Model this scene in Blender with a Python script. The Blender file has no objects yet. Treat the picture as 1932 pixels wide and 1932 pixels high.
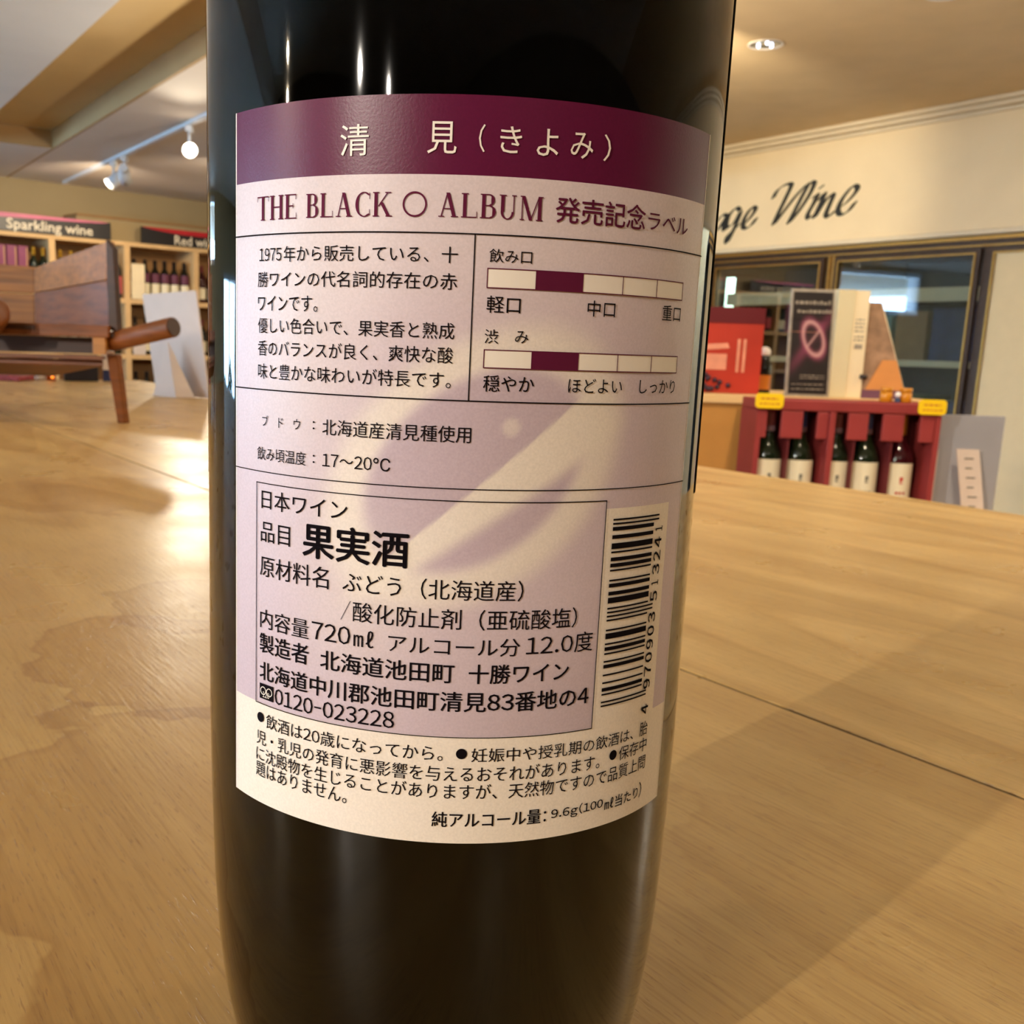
import bpy, bmesh, math, random
from mathutils import Vector, Matrix
# world: metres, z up, the tabletop is z = 0, the floor z = -1.0; y runs away from the camera
sc = bpy.context.scene
COL = sc.collection
# ---------------------------------------------------------------- camera
CAM_H = 0.122
cd = bpy.data.cameras.new('camera'); cam = bpy.data.objects.new('camera', cd); COL.objects.link(cam)
RT = Vector((0.999461, 0.006154, 0.032246)); DN = Vector((0.032828, -0.187358, -0.981743)); FW = Vector((0.0, 0.982272, -0.187459))
cam.matrix_world = Matrix(((RT.x, -DN.x, -FW.x, 0), (RT.y, -DN.y, -FW.y, 0), (RT.z, -DN.z, -FW.z, CAM_H), (0, 0, 0, 1)))
cd.sensor_fit = 'HORIZONTAL'; cd.sensor_width = 36.0; cd.lens = 1947.5/1932*36.0
cd.shift_x = 181.45/1932; cd.shift_y = 56.5/1932
cd.clip_start = 0.01; cd.clip_end = 200
cd.dof.use_dof = True; cd.dof.focus_distance = 0.132; cd.dof.aperture_fstop = 75
sc.camera = cam
# ---------------------------------------------------------------- view, world
sc.view_settings.view_transform = 'Standard'; sc.view_settings.look = 'None'
sc.view_settings.gamma = 1.0; sc.view_settings.exposure = -0.06; sc.view_settings.use_curve_mapping = False
W = bpy.data.worlds.new('daylight'); sc.world = W; W.use_nodes = True
wn = W.node_tree.nodes; bg = wn['Background']
bg.inputs[0].default_value = (0.52, 0.73, 1.0, 1); bg.inputs[1].default_value = 27.0
sc.cycles.max_bounces = 8; sc.cycles.transparent_max_bounces = 8
sc.cycles.sample_clamp_indirect = 6.0; sc.cycles.caustics_reflective = False; sc.cycles.caustics_refractive = False
# ---------------------------------------------------------------- lights (the luminaires are built further down)
def aim(o, tgt):
    o.rotation_euler = (Vector(tgt) - o.location).to_track_quat('-Z', 'Y').to_euler()
def spot(name, loc, tgt, power, col=(1, .78, .52), size=60, radius=.04, blend=.6):
    l = bpy.data.lights.new(name, 'SPOT'); l.energy = power; l.color = col; l.spot_size = math.radians(size); l.spot_blend = blend; l.shadow_soft_size = radius
    o = bpy.data.objects.new(name, l); COL.objects.link(o); o.location = loc; aim(o, tgt); return o
WARM = (1.0, .80, .55); NEUT = (1.0, .90, .78)
# ceiling and track spots outside the frame (or hidden behind the bottle): location of the lens, target, power, colour, cone, radius
SPOTS = [
    ((-3.20, -3.05, 1.42), (0.0, 0.2, 0.05), 580, NEUT, 40, .035),
    ((-2.60, -3.90, 1.42), (0.0, 0.3, 0.10), 160, NEUT, 50, .035),
    ((-5.20, -0.70, 1.42), (-0.5, 1.0, 0.0), 120, WARM, 60, .035),
    ((-4.40, -0.55, 1.42), (0.3, 0.6, 0.0), 90, WARM, 60, .035),
    ((0.90, 1.25, 1.45), (0.80, 1.7, 0.0), 100, WARM, 120, .06),  # added to brighten the rack front and the right table edge
    ((0.95, 4.75, 1.45), (1.9, 8.7, 1.0), 340, (1, .84, .58), 80, .04),
    ((2.0, 3.4, 1.45), (3.3, 6.2, 0.9), 25, (1, .84, .58), 100, .04),
    ((-1.0, 7.1, 1.15), (-2.2, 8.9, 0.3), 60, WARM, 120, .04),
    ((0.15, 6.6, 1.26), (0.15, 6.5, 0.0), 110, WARM, 150, .05),  # added fill for the back of the shop
]
for l, t_, pw, c, sz, r in SPOTS: spot('spot_light', l, t_, pw, c, sz, r)
spot('shelf_spot_light', (-1.33, 6.02, 1.15), (-0.14, 0.64, 0.0), 40, (1, .88, .68), 70, .045)
spot('shelf_spot_light', (-2.22, 7.33, 1.12), (-2.6, 8.9, 0.4), 50, WARM, 120, .04)
# added fill lights (fittings made up below): hidden behind the bottle, overhead or behind the camera
FILLS = [((0.22, 4.5, 0.72), 105), ((2.9, 1.9, 1.36), 62), ((-1.3, -1.6, 1.36), 26), ((0.9, -1.7, 1.36), 14)]
for p_, e in FILLS:
    l = bpy.data.lights.new('fill_light', 'POINT'); l.energy = e; l.color = (1, .88, .70); l.shadow_soft_size = .05
    o = bpy.data.objects.new('fill_light', l); COL.objects.link(o); o.location = p_
# ---------------------------------------------------------------- materials
def newmat(name):
    m = bpy.data.materials.new(name); m.use_nodes = True
    return m, m.node_tree.nodes, m.node_tree.links, m.node_tree.nodes['Principled BSDF']
def lin(c):
    return tuple((x/255/12.92 if x/255 <= .04045 else ((x/255+.055)/1.055)**2.4) for x in c)
def mat(name, rgb, rough=.5, metal=0., var=.12, scale=12., bump=0., stretch=(1, 1, 1), coat=0., coat_r=.05, trans=0., ior=1.45, emit=None, es=1., spec=.5, alpha=1.):
    """rgb is 0-255 sRGB; colour varies by procedural noise of relative amount var"""
    m, n, L, b = newmat(name)
    c = lin(rgb)
    tc = n.new('ShaderNodeTexCoord'); mp = n.new('ShaderNodeMapping'); mp.inputs['Scale'].default_value = stretch
    L.new(tc.outputs['Object'], mp.inputs[0])
    nz = n.new('ShaderNodeTexNoise'); nz.inputs['Scale'].default_value = scale; nz.inputs['Detail'].default_value = 4
    L.new(mp.outputs[0], nz.inputs[0])
    cr = n.new('ShaderNodeValToRGB')
    cr.color_ramp.elements[0].position = .3; cr.color_ramp.elements[1].position = .7
    cr.color_ramp.elements[0].color = tuple(x*(1-var) for x in c)+(1,); cr.color_ramp.elements[1].color = tuple(min(1, x*(1+var)) for x in c)+(1,)
    L.new(nz.outputs[0], cr.inputs[0]); L.new(cr.outputs[0], b.inputs['Base Color'])
    b.inputs['Roughness'].default_value = rough; b.inputs['Metallic'].default_value = metal
    b.inputs['Coat Weight'].default_value = coat; b.inputs['Coat Roughness'].default_value = coat_r
    b.inputs['Transmission Weight'].default_value = trans; b.inputs['IOR'].default_value = ior
    b.inputs['Specular IOR Level'].default_value = spec; b.inputs['Alpha'].default_value = alpha
    if bump:
        bp = n.new('ShaderNodeBump'); bp.inputs['Strength'].default_value = bump; bp.inputs['Distance'].default_value = .002
        L.new(nz.outputs[0], bp.inputs['Height']); L.new(bp.outputs[0], b.inputs['Normal'])
    if emit:
        b.inputs['Emission Color'].default_value = lin(emit)+(1,); b.inputs['Emission Strength'].default_value = es
    return m
M = {}
def mm(key, *a, **k):
    M[key] = mat(key, *a, **k); return M[key]
mm('plaster_right', (226, 206, 168), .85, var=.04, scale=3, bump=.15)
mm('plaster_ceiling', (214, 190, 150), .9, var=.04, scale=5, bump=.3)
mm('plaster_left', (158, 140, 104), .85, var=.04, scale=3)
mm('plaster_soffit', (243, 243, 243), .85, var=.02, scale=3)
mm('plaster_shade', (226, 196, 140), .85, var=.04, scale=3)  # recess ceiling, its brown shade put into the colour
mm('plaster_shade_dark', (184, 150, 102), .85, var=.04, scale=3)  # recess side faces: darker copy with the shade in the colour
mm('plaster_low', (226, 214, 202), .85, var=.03, scale=3)
mm('molding', (214, 200, 172), .6, var=.03)
mm('rear_wall', (96, 84, 72), .8, var=.2, scale=2)
mm('floor_boards', (120, 92, 62), .45, var=.2, scale=4, stretch=(1, 8, 1))
mm('letter_black', (38, 38, 34), .6, var=.1)
mm('bronze', (112, 84, 44), .35, .6, var=.15, scale=30)
mm('bronze_dark', (66, 48, 34), .4, .4, var=.15, scale=30)
mm('gold_strip', (176, 134, 66), .3, .7, var=.1, scale=30)
mm('cream_panel', (214, 194, 152), .6, var=.03)
mm('cooler_dark', (38, 44, 48), .6, var=.3, scale=6)
mm('shelf_cream', (232, 214, 176), .5, var=.04)
mm('white_plastic', (236, 232, 228), .4, var=.02)
mm('white_card', (212, 196, 184), .7, var=.02, scale=40)
mm('maple', (222, 184, 128), .5, var=.08, scale=5, stretch=(1, 1, 10))
mm('maple_shelf', (214, 176, 124), .6, var=.08, scale=6)
mm('shelf_inside', (150, 112, 70), .7, var=.1, scale=6)
mm('red_rack', (146, 52, 50), .55, var=.1, scale=10)
mm('red_rack_dark', (104, 34, 36), .6, var=.1, scale=10)
mm('bottle_black', (16, 18, 14), .08, var=.2, spec=.6)
mm('bottle_green', (22, 30, 16), .08, var=.2, spec=.6)
mm('bottle_red', (52, 10, 16), .08, var=.2, spec=.6)
mm('capsule_maroon', (120, 50, 58), .35, var=.1); mm('capsule_blue', (60, 84, 150), .35, var=.1)
mm('capsule_gold', (196, 152, 52), .3, .5, var=.1); mm('capsule_black', (26, 20, 20), .35, var=.1)
mm('ring_pale', (150, 120, 130), .4, var=.1); mm('label_cream', (230, 220, 190), .7, var=.03, scale=40)
mm('label_plum', (96, 44, 66), .6, var=.15, scale=60); mm('label_pink', (206, 84, 92), .6, var=.1)
mm('mark_grey', (120, 116, 104), .7, var=.1); mm('mark_red', (190, 60, 50), .7, var=.1)
mm('tag_yellow', (246, 204, 20), .5, var=.04); mm('amber_pot', (206, 134, 20), .35, var=.1, coat=.5)
mm('sign_black', (26, 22, 24), .4, var=.1); mm('sign_pink', (196, 104, 134), .5, var=.1); mm('sign_red', (170, 22, 34), .5, var=.1); mm('sign_white', (226, 214, 190), .5, var=.02)
mm('purple_box', (128, 46, 88), .5, var=.1); mm('gold_line', (214, 170, 90), .4, var=.05)
mm('walnut', (116, 64, 24), .5, var=.3, scale=16, stretch=(1, 1, 8), bump=.3)
mm('walnut_x', (148, 92, 36), .5, var=.3, scale=16, stretch=(.5, 3, 8), bump=.3)
mm('walnut_dark', (56, 28, 9), .5, var=.25, scale=16, stretch=(1, 1, 8)); mm('walnut_light', (172, 116, 56), .45, var=.2, scale=14, stretch=(.5, 1, 8))
mm('track_white', (226, 230, 236), .4, var=.02)
mm('lamp_glow', (255, 240, 215), .4, emit=(255, 236, 205), es=30); mm('tube_glow', (240, 255, 240), .4, emit=(226, 255, 226), es=5)
mm('tealight', (255, 160, 60), .4, emit=(255, 130, 30), es=3); mm('amber_glass', (170, 70, 20), .1, var=.2, spec=.8)
mm('box_black', (24, 16, 20), .4, var=.2); mm('magenta', (190, 20, 120), .5, var=.1); mm('navy', (30, 42, 84), .5, var=.2)
mm('pattern_red', (150, 66, 74), .6, var=.4, scale=80); mm('poster_red', (178, 52, 34), .5, var=.12, scale=9); mm('poster_maroon', (96, 20, 26), .5, var=.05)
mm('poster_pale', (226, 150, 120), .5, var=.15, scale=20); mm('grape', (52, 22, 40), .4, var=.3, scale=60); mm('emblem_dark', (120, 30, 30), .5); mm('emblem_green', (120, 140, 50), .5)
mm('poster_black', (44, 36, 34), .4, var=.1, scale=20); mm('print_grey', (150, 138, 122), .6, var=.2, scale=60); mm('box_white', (214, 200, 160), .55, var=.03)
mm('kraft', (186, 132, 62), .7, var=.06); mm('wood_orange', (206, 138, 74), .6, var=.1, scale=12); mm('plum_edge', (110, 70, 90), .6); mm('photo_brown', (150, 118, 92), .5, var=.4, scale=26)
mm('acrylic_grey', (176, 176, 184), .45, var=.04, trans=.25); mm('leaf', (56, 96, 34), .6, var=.35, scale=9); mm('bark', (84, 66, 46), .8)
mm('pale_ground', (176, 178, 172), .9, var=.2); mm('steel', (180, 180, 184), .3, .9); mm('chrome', (210, 210, 214), .15, 1.)
mm('carton_brown', (150, 118, 80), .7, var=.08); mm('carton_blue', (46, 60, 96), .6, var=.2); mm('carton_green', (70, 80, 44), .6, var=.2); mm('carton_teal', (110, 140, 130), .6, var=.1); mm('bottle_orange', (190, 110, 30), .4, var=.1)
# print on the big bottle's label
mm('ink', (14, 8, 12), .9, var=.02, spec=.1); mm('ink_maroon', (84, 14, 46), .8, spec=.2, var=.05, scale=200)
mm('print_white', (226, 216, 204), .5, var=.02, scale=200)
# label paper: colour attribute 'art' carries the printed artwork
def paper(name, attr=None, rgb=(224, 208, 200), rough=.36):
    m, n, L, b = newmat(name)
    tc = n.new('ShaderNodeTexCoord'); nz = n.new('ShaderNodeTexNoise'); nz.inputs['Scale'].default_value = 3000; nz.inputs['Detail'].default_value = 3
    L.new(tc.outputs['Object'], nz.inputs[0])
    bp = n.new('ShaderNodeBump'); bp.inputs['Strength'].default_value = .5; bp.inputs['Distance'].default_value = .00003
    L.new(nz.outputs[0], bp.inputs['Height']); L.new(bp.outputs[0], b.inputs['Normal'])
    mx = n.new('ShaderNodeMix'); mx.data_type = 'RGBA'; mx.blend_type = 'MULTIPLY'; mx.inputs[0].default_value = 1
    cr = n.new('ShaderNodeValToRGB'); cr.color_ramp.elements[0].position = .3; cr.color_ramp.elements[0].color = (.90, .90, .90, 1); cr.color_ramp.elements[1].position = .7; cr.color_ramp.elements[1].color = (1, 1, 1, 1)
    L.new(nz.outputs[0], cr.inputs[0]); L.new(cr.outputs[0], mx.inputs[6])
    if attr:
        a = n.new('ShaderNodeAttribute'); a.attribute_name = attr; L.new(a.outputs['Color'], mx.inputs[7])
    else: mx.inputs[7].default_value = lin(rgb)+(1,)
    L.new(mx.outputs[2], b.inputs['Base Color']); b.inputs['Roughness'].default_value = rough; b.inputs['Specular IOR Level'].default_value = .22
    return m
M['paper_art'] = paper('paper_art', 'art'); M['paper_white'] = paper('paper_white', None, (228, 216, 202)); M['paper_maroon'] = paper('paper_maroon', None, (88, 18, 52), .32)
M['paper_back'] = paper('paper_back', None, (44, 40, 32), .9); M['paper_back'].node_tree.nodes['Principled BSDF'].inputs['Specular IOR Level'].default_value = 0.
# glass of the big bottle: olive glass shell with a glossy surface
def bottle_glass():
    m, n, L, b = newmat('olive_glass')
    b.inputs['Base Color'].default_value = (.50, .40, .17, 1); b.inputs['Roughness'].default_value = .02
    b.inputs['Transmission Weight'].default_value = 1; b.inputs['IOR'].default_value = 1.10
    b.inputs['Coat Weight'].default_value = 1; b.inputs['Coat Roughness'].default_value = .03; b.inputs['Coat IOR'].default_value = 1.41
    tc = n.new('ShaderNodeTexCoord'); nz = n.new('ShaderNodeTexNoise'); nz.inputs['Scale'].default_value = 60; nz.inputs['Detail'].default_value = 2
    mp = n.new('ShaderNodeMapping'); mp.inputs['Scale'].default_value = (1, 1, .25); L.new(tc.outputs['Object'], mp.inputs[0]); L.new(mp.outputs[0], nz.inputs[0])
    bp = n.new('ShaderNodeBump'); bp.inputs['Strength'].default_value = .25; bp.inputs['Distance'].default_value = .0006
    L.new(nz.outputs[0], bp.inputs['Height']); L.new(bp.outputs[0], b.inputs['Coat Normal'])
    return m
M['olive_glass'] = bottle_glass()
mm('wine_dark', (7, 5, 4), .5, var=.3, scale=20, spec=0.)
def clear_glass(name, tint=(1, 1, 1), refl=.07):
    m, n, L, b = newmat(name)
    out = [x for x in n if x.type == 'OUTPUT_MATERIAL'][0]
    tr = n.new('ShaderNodeBsdfTransparent'); tr.inputs[0].default_value = tuple(tint)+(1,)
    gl = n.new('ShaderNodeBsdfGlossy'); gl.inputs['Roughness'].default_value = .02
    lw_ = n.new('ShaderNodeLayerWeight'); pw = n.new('ShaderNodeMath'); pw.operation = 'POWER'; pw.inputs[1].default_value = 4; L.new(lw_.outputs['Facing'], pw.inputs[0])
    fr = n.new('ShaderNodeMath'); fr.operation = 'MULTIPLY_ADD'; fr.inputs[1].default_value = .8; fr.inputs[2].default_value = refl; L.new(pw.outputs[0], fr.inputs[0])
    mx = n.new('ShaderNodeMixShader'); L.new(fr.outputs[0], mx.inputs[0]); L.new(tr.outputs[0], mx.inputs[1]); L.new(gl.outputs[0], mx.inputs[2]); L.new(mx.outputs[0], out.inputs[0])
    return m
M['pane'] = clear_glass('pane', (.88, .94, .96)); M['pane_coated'] = clear_glass('pane_coated', (.80, .86, .88), .16)
# tabletop plywood: figure and pores run along the room's length axis (local y)
def plywood():
    m, n, L, b = newmat('plywood')
    tc = n.new('ShaderNodeTexCoord')
    def mapn(s): 
        mp = n.new('ShaderNodeMapping'); mp.inputs['Scale'].default_value = s; L.new(tc.outputs['Object'], mp.inputs[0]); return mp.outputs[0]
    def noise(v, sc_, det=4, dist=0.):
        z = n.new('ShaderNodeTexNoise'); z.inputs['Scale'].default_value = sc_; z.inputs['Detail'].default_value = det; z.inputs['Distortion'].default_value = dist; L.new(v, z.inputs[0]); return z.outputs[0]
    def ramp(f, stops):
        r = n.new('ShaderNodeValToRGB'); e = r.color_ramp.elements
        while len(e) < len(stops): e.new(.5)
        for x, (p_, c) in zip(e, stops): x.position = p_; x.color = tuple(c)+(1,)
        L.new(f, r.inputs[0]); return r.outputs[0]
    def mix(a, b_, fac=None, mode='MIX', f=1.):
        x = n.new('ShaderNodeMix'); x.data_type = 'RGBA'; x.blend_type = mode
        if fac is None: x.inputs[0].default_value = f
        else: L.new(fac, x.inputs[0])
        for i, q in ((6, a), (7, b_)):
            if isinstance(q, tuple): x.inputs[i].default_value = q+(1,)
            else: L.new(q, x.inputs[i])
        return x.outputs[2]
    def math_(op, a, b_=None):
        x = n.new('ShaderNodeMath'); x.operation = op
        for i, q in ((0, a), (1, b_)):
            if q is None: continue
            if isinstance(q, (int, float)): x.inputs[i].default_value = q
            else: L.new(q, x.inputs[i])
        return x.outputs[0]
    base = ramp(noise(mapn((5, .8, 5)), 3, 5, 1.5), [(.3, lin((178, 141, 84))), (.5, lin((192, 157, 97))), (.7, lin((208, 174, 113)))])
    # cathedral figure: contour lines of a stretched noise field
    fld = noise(mapn((3.2, .55, 3)), 1.3, 1, .6)
    w = math_('FRACT', math_('MULTIPLY', fld, 9.0))
    fig = ramp(w, [(0, (.80, .72, .62)), (.10, (1.08, 1.07, 1.05)), (.30, (1, 1, 1)), (.85, (.97, .96, .94)), (1, (.88, .83, .76))])
    c = mix(base, fig, None, 'MULTIPLY', .75)
    fib = ramp(noise(mapn((420, 14, 100)), 2.2, 5), [(.3, (.82, .77, .71)), (.5, (1, 1, 1)), (.75, (1.08, 1.07, 1.05))])
    c = mix(c, fib, None, 'MULTIPLY', .9)
    pn = noise(mapn((620, 52, 100)), 3.0, 3)
    pore = ramp(pn, [(.60, (0, 0, 0)), (.68, (1, 1, 1))])
    c = mix(c, lin((132, 90, 50)), math_('MULTIPLY', pore, .5))
    # tide marks of spilled drink: world positions (local frame of the table equals q/r axes)
    sep = n.new('ShaderNodeSeparateXYZ'); L.new(tc.outputs['Object'], sep.inputs[0])
    X, Y = sep.outputs[0], sep.outputs[1]
    wob = math_('MULTIPLY', math_('SUBTRACT', noise(mapn((1, 1, 1)), 28, 3), .5), .9)
    def ell(cx, cy, rx, ry):
        dx = math_('DIVIDE', math_('SUBTRACT', X, cx), rx); dy = math_('DIVIDE', math_('SUBTRACT', Y, cy), ry)
        d = math_('SQRT', math_('ADD', math_('MULTIPLY', dx, dx), math_('MULTIPLY', dy, dy)))
        return math_('ADD', d, wob)
    for (cx, cy, rx, ry, amt) in STAINS:
        e = ell(cx, cy, rx, ry)
        rim = ramp(e, [(.0, (.84, .77, .69)), (.88, (.86, .79, .71)), (.97, (.72, .62, .52)), (1.0, (1, 1, 1))])
        c = mix(c, rim, None, 'MULTIPLY', amt)
    L.new(c, b.inputs['Base Color'])
    b.inputs['Roughness'].default_value = .38; b.inputs['Specular IOR Level'].default_value = .38
    rr = ramp(noise(mapn((1, 1, 1)), 14, 3), [(.3, (.26,)*3), (.7, (.36,)*3)]); L.new(rr, b.inputs['Roughness'])
    bp = n.new('ShaderNodeBump'); bp.inputs['Strength'].default_value = .38; bp.inputs['Distance'].default_value = .0003
    hh = math_('SUBTRACT', noise(mapn((300, 20, 100)), 2.5, 4), math_('MULTIPLY', pore, .25))
    L.new(hh, bp.inputs['Height']); L.new(bp.outputs[0], b.inputs['Normal'])
    return m
# (r, q) centres in the table's own axes
def rq(x, y):
    a = math.radians(32); return (x*math.cos(a)+y*math.sin(a), -x*math.sin(a)+y*math.cos(a))
STAINS = []
for (x, y, rx, ry, amt) in [(-.105, .385, .042, .07, .9), (-.10, .47, .045, .05, .8), (-.04, .225, .055, .12, .8), (-.25, .80, .09, .10, .8), (.12, .20, .03, .09, .35)]:
    r_, q_ = rq(x, y); STAINS.append((r_, q_, rx, ry, amt))
M['plywood'] = plywood()
M['plywood_edge'] = mat('plywood_edge', (150, 110, 66), .6, var=.25, scale=10, stretch=(1, 1, 60))
# ---------------------------------------------------------------- object helpers
def link(name, data, parent=None, kind=None, label=None):
    o = bpy.data.objects.new(name, data); COL.objects.link(o)
    if parent is not None: o.parent = parent
    if kind: o['kind'] = kind
    if label: o['label'] = label
    return o
def tag(o, label, cat, group=None):
    o['label'] = label; o['category'] = cat
    if group: o['group'] = group
    return o
def root(name, loc, yaw, label, cat, group=None):
    o = bpy.data.objects.new(name, None); COL.objects.link(o); o.location = loc; o.rotation_euler = (0, 0, math.radians(yaw)); o.empty_display_size = .05
    return tag(o, label, cat, group)
def rounded(mb, hw, hh, r, y0, y1, n=5):
    P = [(sx*(hw-r)+r*math.cos(a), sz*(hh-r)+r*math.sin(a)) for sx, sz, a0 in ((1, 1, 0), (-1, 1, 90), (-1, -1, 180), (1, -1, 270)) for a in [math.radians(a0+90*i/n) for i in range(n+1)]]
    k = len(P); mb.add([(x, y0, z) for x, z in P]+[(x, y1, z) for x, z in P], [tuple(range(k)), tuple(range(2*k-1, k-1, -1))]+[(i, k+i, k+(i+1) % k, (i+1) % k) for i in range(k)]); return mb
class MB:
    def __init__(s): s.v = []; s.f = []; s.mi = []; s.cur = 0; s.smooth = []
    def add(s, vs, fs, sm=False):
        o = len(s.v); s.v += [tuple(x) for x in vs]
        for f in fs: s.f.append(tuple(i+o for i in f)); s.mi.append(s.cur); s.smooth.append(sm)
        return s
    def m(s, i): s.cur = i; return s
    def box(s, x0, x1, y0, y1, z0, z1, top=None):
        """top = (dx0, dx1, dy0, dy1) moves the upper face's sides: a tapered or leaning box"""
        a = top or (0, 0, 0, 0)
        vs = [(x0, y0, z0), (x1, y0, z0), (x1, y1, z0), (x0, y1, z0), (x0+a[0], y0+a[2], z1), (x1+a[1], y0+a[2], z1), (x1+a[1], y1+a[3], z1), (x0+a[0], y1+a[3], z1)]
        return s.add(vs, [(3, 2, 1, 0), (4, 5, 6, 7), (0, 1, 5, 4), (1, 2, 6, 5), (2, 3, 7, 6), (3, 0, 4, 7)])
    def hexa(s, p):  # 8 points: bottom 4 then top 4
        return s.add(p, [(3, 2, 1, 0), (4, 5, 6, 7), (0, 1, 5, 4), (1, 2, 6, 5), (2, 3, 7, 6), (3, 0, 4, 7)])
    def slab(s, quad, th):  # quad of 4 points, extruded along its normal
        q = [Vector(x) for x in quad]; n = (q[1]-q[0]).cross(q[3]-q[0]).normalized()*th
        return s.hexa([*(x for x in q), *(x+n for x in q)])
    def tube(s, p0, p1, r0, r1=None, n=16):
        r1 = r0 if r1 is None else r1; a, b = Vector(p0), Vector(p1); d = (b-a).normalized()
        u = d.orthogonal().normalized(); w = d.cross(u); vs = []
        for c, r in ((a, r0), (b, r1)):
            for i in range(n): t = 2*math.pi*i/n; vs.append(c+u*r*math.cos(t)+w*r*math.sin(t))
        s.add(vs, [(i, (i+1) % n, n+(i+1) % n, n+i) for i in range(n)], True)
        o = len(s.v)-2*n
        s.f.append(tuple(range(o+n-1, o-1, -1))); s.mi.append(s.cur); s.smooth.append(False)
        s.f.append(tuple(range(o+n, o+2*n))); s.mi.append(s.cur); s.smooth.append(False)
        return s
    def lathe(s, prof, c=(0, 0, 0), n=32, cap=True, a0=0., a1=None):
        full = a1 is None; a1 = 2*math.pi if full else a1; m = n if full else n+1; vs = []
        for r, z in prof:
            for i in range(m): t = a0+(a1-a0)*i/n; vs.append((c[0]+r*math.sin(t), c[1]-r*math.cos(t), c[2]+z))
        fs = []
        for j in range(len(prof)-1):
            for i in range(n):
                k = (i+1) % m; fs.append((j*m+i, j*m+k, (j+1)*m+k, (j+1)*m+i))
        s.add(vs, fs, True)
        if cap and full:
            o = len(s.v)-len(vs)
            if prof[0][0] > 1e-5: s.f.append(tuple(o+i for i in range(m-1, -1, -1))); s.mi.append(s.cur); s.smooth.append(False)
            if prof[-1][0] > 1e-5: s.f.append(tuple(o+(len(prof)-1)*m+i for i in range(m))); s.mi.append(s.cur); s.smooth.append(False)
        return s
    def sphere(s, c, r, n=14, sz=1.):
        return s.lathe([(r*math.sin(math.pi*j/8), -r*sz*math.cos(math.pi*j/8)) for j in range(9)], c, n, False)
    def build(s, name, mats, parent=None, bevel=0., kind=None, label=None, attr=None):
        me = bpy.data.meshes.new(name); me.from_pydata(s.v, [], s.f)
        for x in (mats if isinstance(mats, (list, tuple)) else [mats]): me.materials.append(M[x] if isinstance(x, str) else x)
        me.polygons.foreach_set('material_index', s.mi); me.polygons.foreach_set('use_smooth', s.smooth)
        me.update()
        if bevel:
            bm = bmesh.new(); bm.from_mesh(me)
            es = [e for e in bm.edges if len(e.link_faces) == 2 and e.calc_face_angle(0) > .6 and not e.link_faces[0].smooth]
            bmesh.ops.bevel(bm, geom=es, offset=bevel, segments=2, affect='EDGES', profile=.5); bm.to_mesh(me); bm.free()
        return link(name, me, parent, kind, label)
def B(*a, **k): return MB().box(*a, **k)
def copy_tree(o, parent=None):
    c = o.copy(); COL.objects.link(c)
    if parent is not None: c.parent = parent
    for ch in list(o.children): copy_tree(ch, c)
    return c
# ---------------------------------------------------------------- lettering
_cache = {}
def glyphs(txt, bold=0., res=2):
    """outline text with Blender's built-in font, returned as flat vertices and faces"""
    k = (txt, bold, res)
    if k in _cache: return _cache[k]
    c = bpy.data.curves.new('txt', 'FONT'); c.body = txt; c.size = 1; c.resolution_u = res; c.offset = bold
    o = bpy.data.objects.new('txt', c); COL.objects.link(o)
    dg = bpy.context.evaluated_depsgraph_get(); ev = o.evaluated_get(dg); me = ev.to_mesh()
    vs = [(v.co.x, v.co.y) for v in me.vertices]; fs = [tuple(p.vertices) for p in me.polygons]
    # orientation: the face normals should look along +z (towards the reader)
    fs2 = []
    for f in fs:
        a = sum(vs[f[i]][0]*vs[f[(i+1) % len(f)]][1]-vs[f[(i+1) % len(f)]][0]*vs[f[i]][1] for i in range(len(f)))
        fs2.append(f if a > 0 else f[::-1])
    ev.to_mesh_clear(); bpy.data.objects.remove(o); bpy.data.curves.remove(c)
    _cache[k] = (vs, fs2); return _cache[k]
def line_glyphs(txt, res=2):
    """a line set character by character: full-width characters keep their square, Latin ones use the same face set tight"""
    em = glyphs('口口')[0]; em = (max(v[0] for v in em)-min(v[0] for v in em)) - (lambda g: max(v[0] for v in g)-min(v[0] for v in g))(glyphs('口')[0])
    x, V, F = 0., [], []
    for ch in txt:
        if ch in ' \u3000': x += em*(.35 if ch == ' ' else 1); continue
        latin = 33 <= ord(ch) < 127
        vs, fs = glyphs(chr(ord(ch)+0xFEE0) if latin else ch, 0., res)
        if latin:
            a, b_ = min(v[0] for v in vs), max(v[0] for v in vs); w = b_-a; adv = w+.14*em if not ch.isdigit() else .60*em
            if ch in '-/': vs = [(a+(vx-a)*.5, vy) for vx, vy in vs]; b_ = (a+b_)/2; w /= 2; adv = w+.14*em
            dx = x-a+(adv-w)/2
        else: dx, adv = x, em
        o = len(V); V += [(vx+dx, vy) for vx, vy in vs]; F += [tuple(i+o for i in f) for f in fs]; x += adv
    return V, F
def fit(vs, x0, x1, zc, h):
    ax, bx = min(v[0] for v in vs), max(v[0] for v in vs); ay, by = min(v[1] for v in vs), max(v[1] for v in vs)
    return [(x0+(v[0]-ax)/(bx-ax)*(x1-x0), zc+((v[1]-ay)/(by-ay)-.5)*h) for v in vs]
def plate_text(mb, txt, x0, x1, zc, h, y, bold=0.):
    vs, fs = glyphs(txt, bold); vs = fit(vs, x0, x1, zc, h)
    mb.add([(x, y, z) for x, z in vs], fs)
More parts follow.
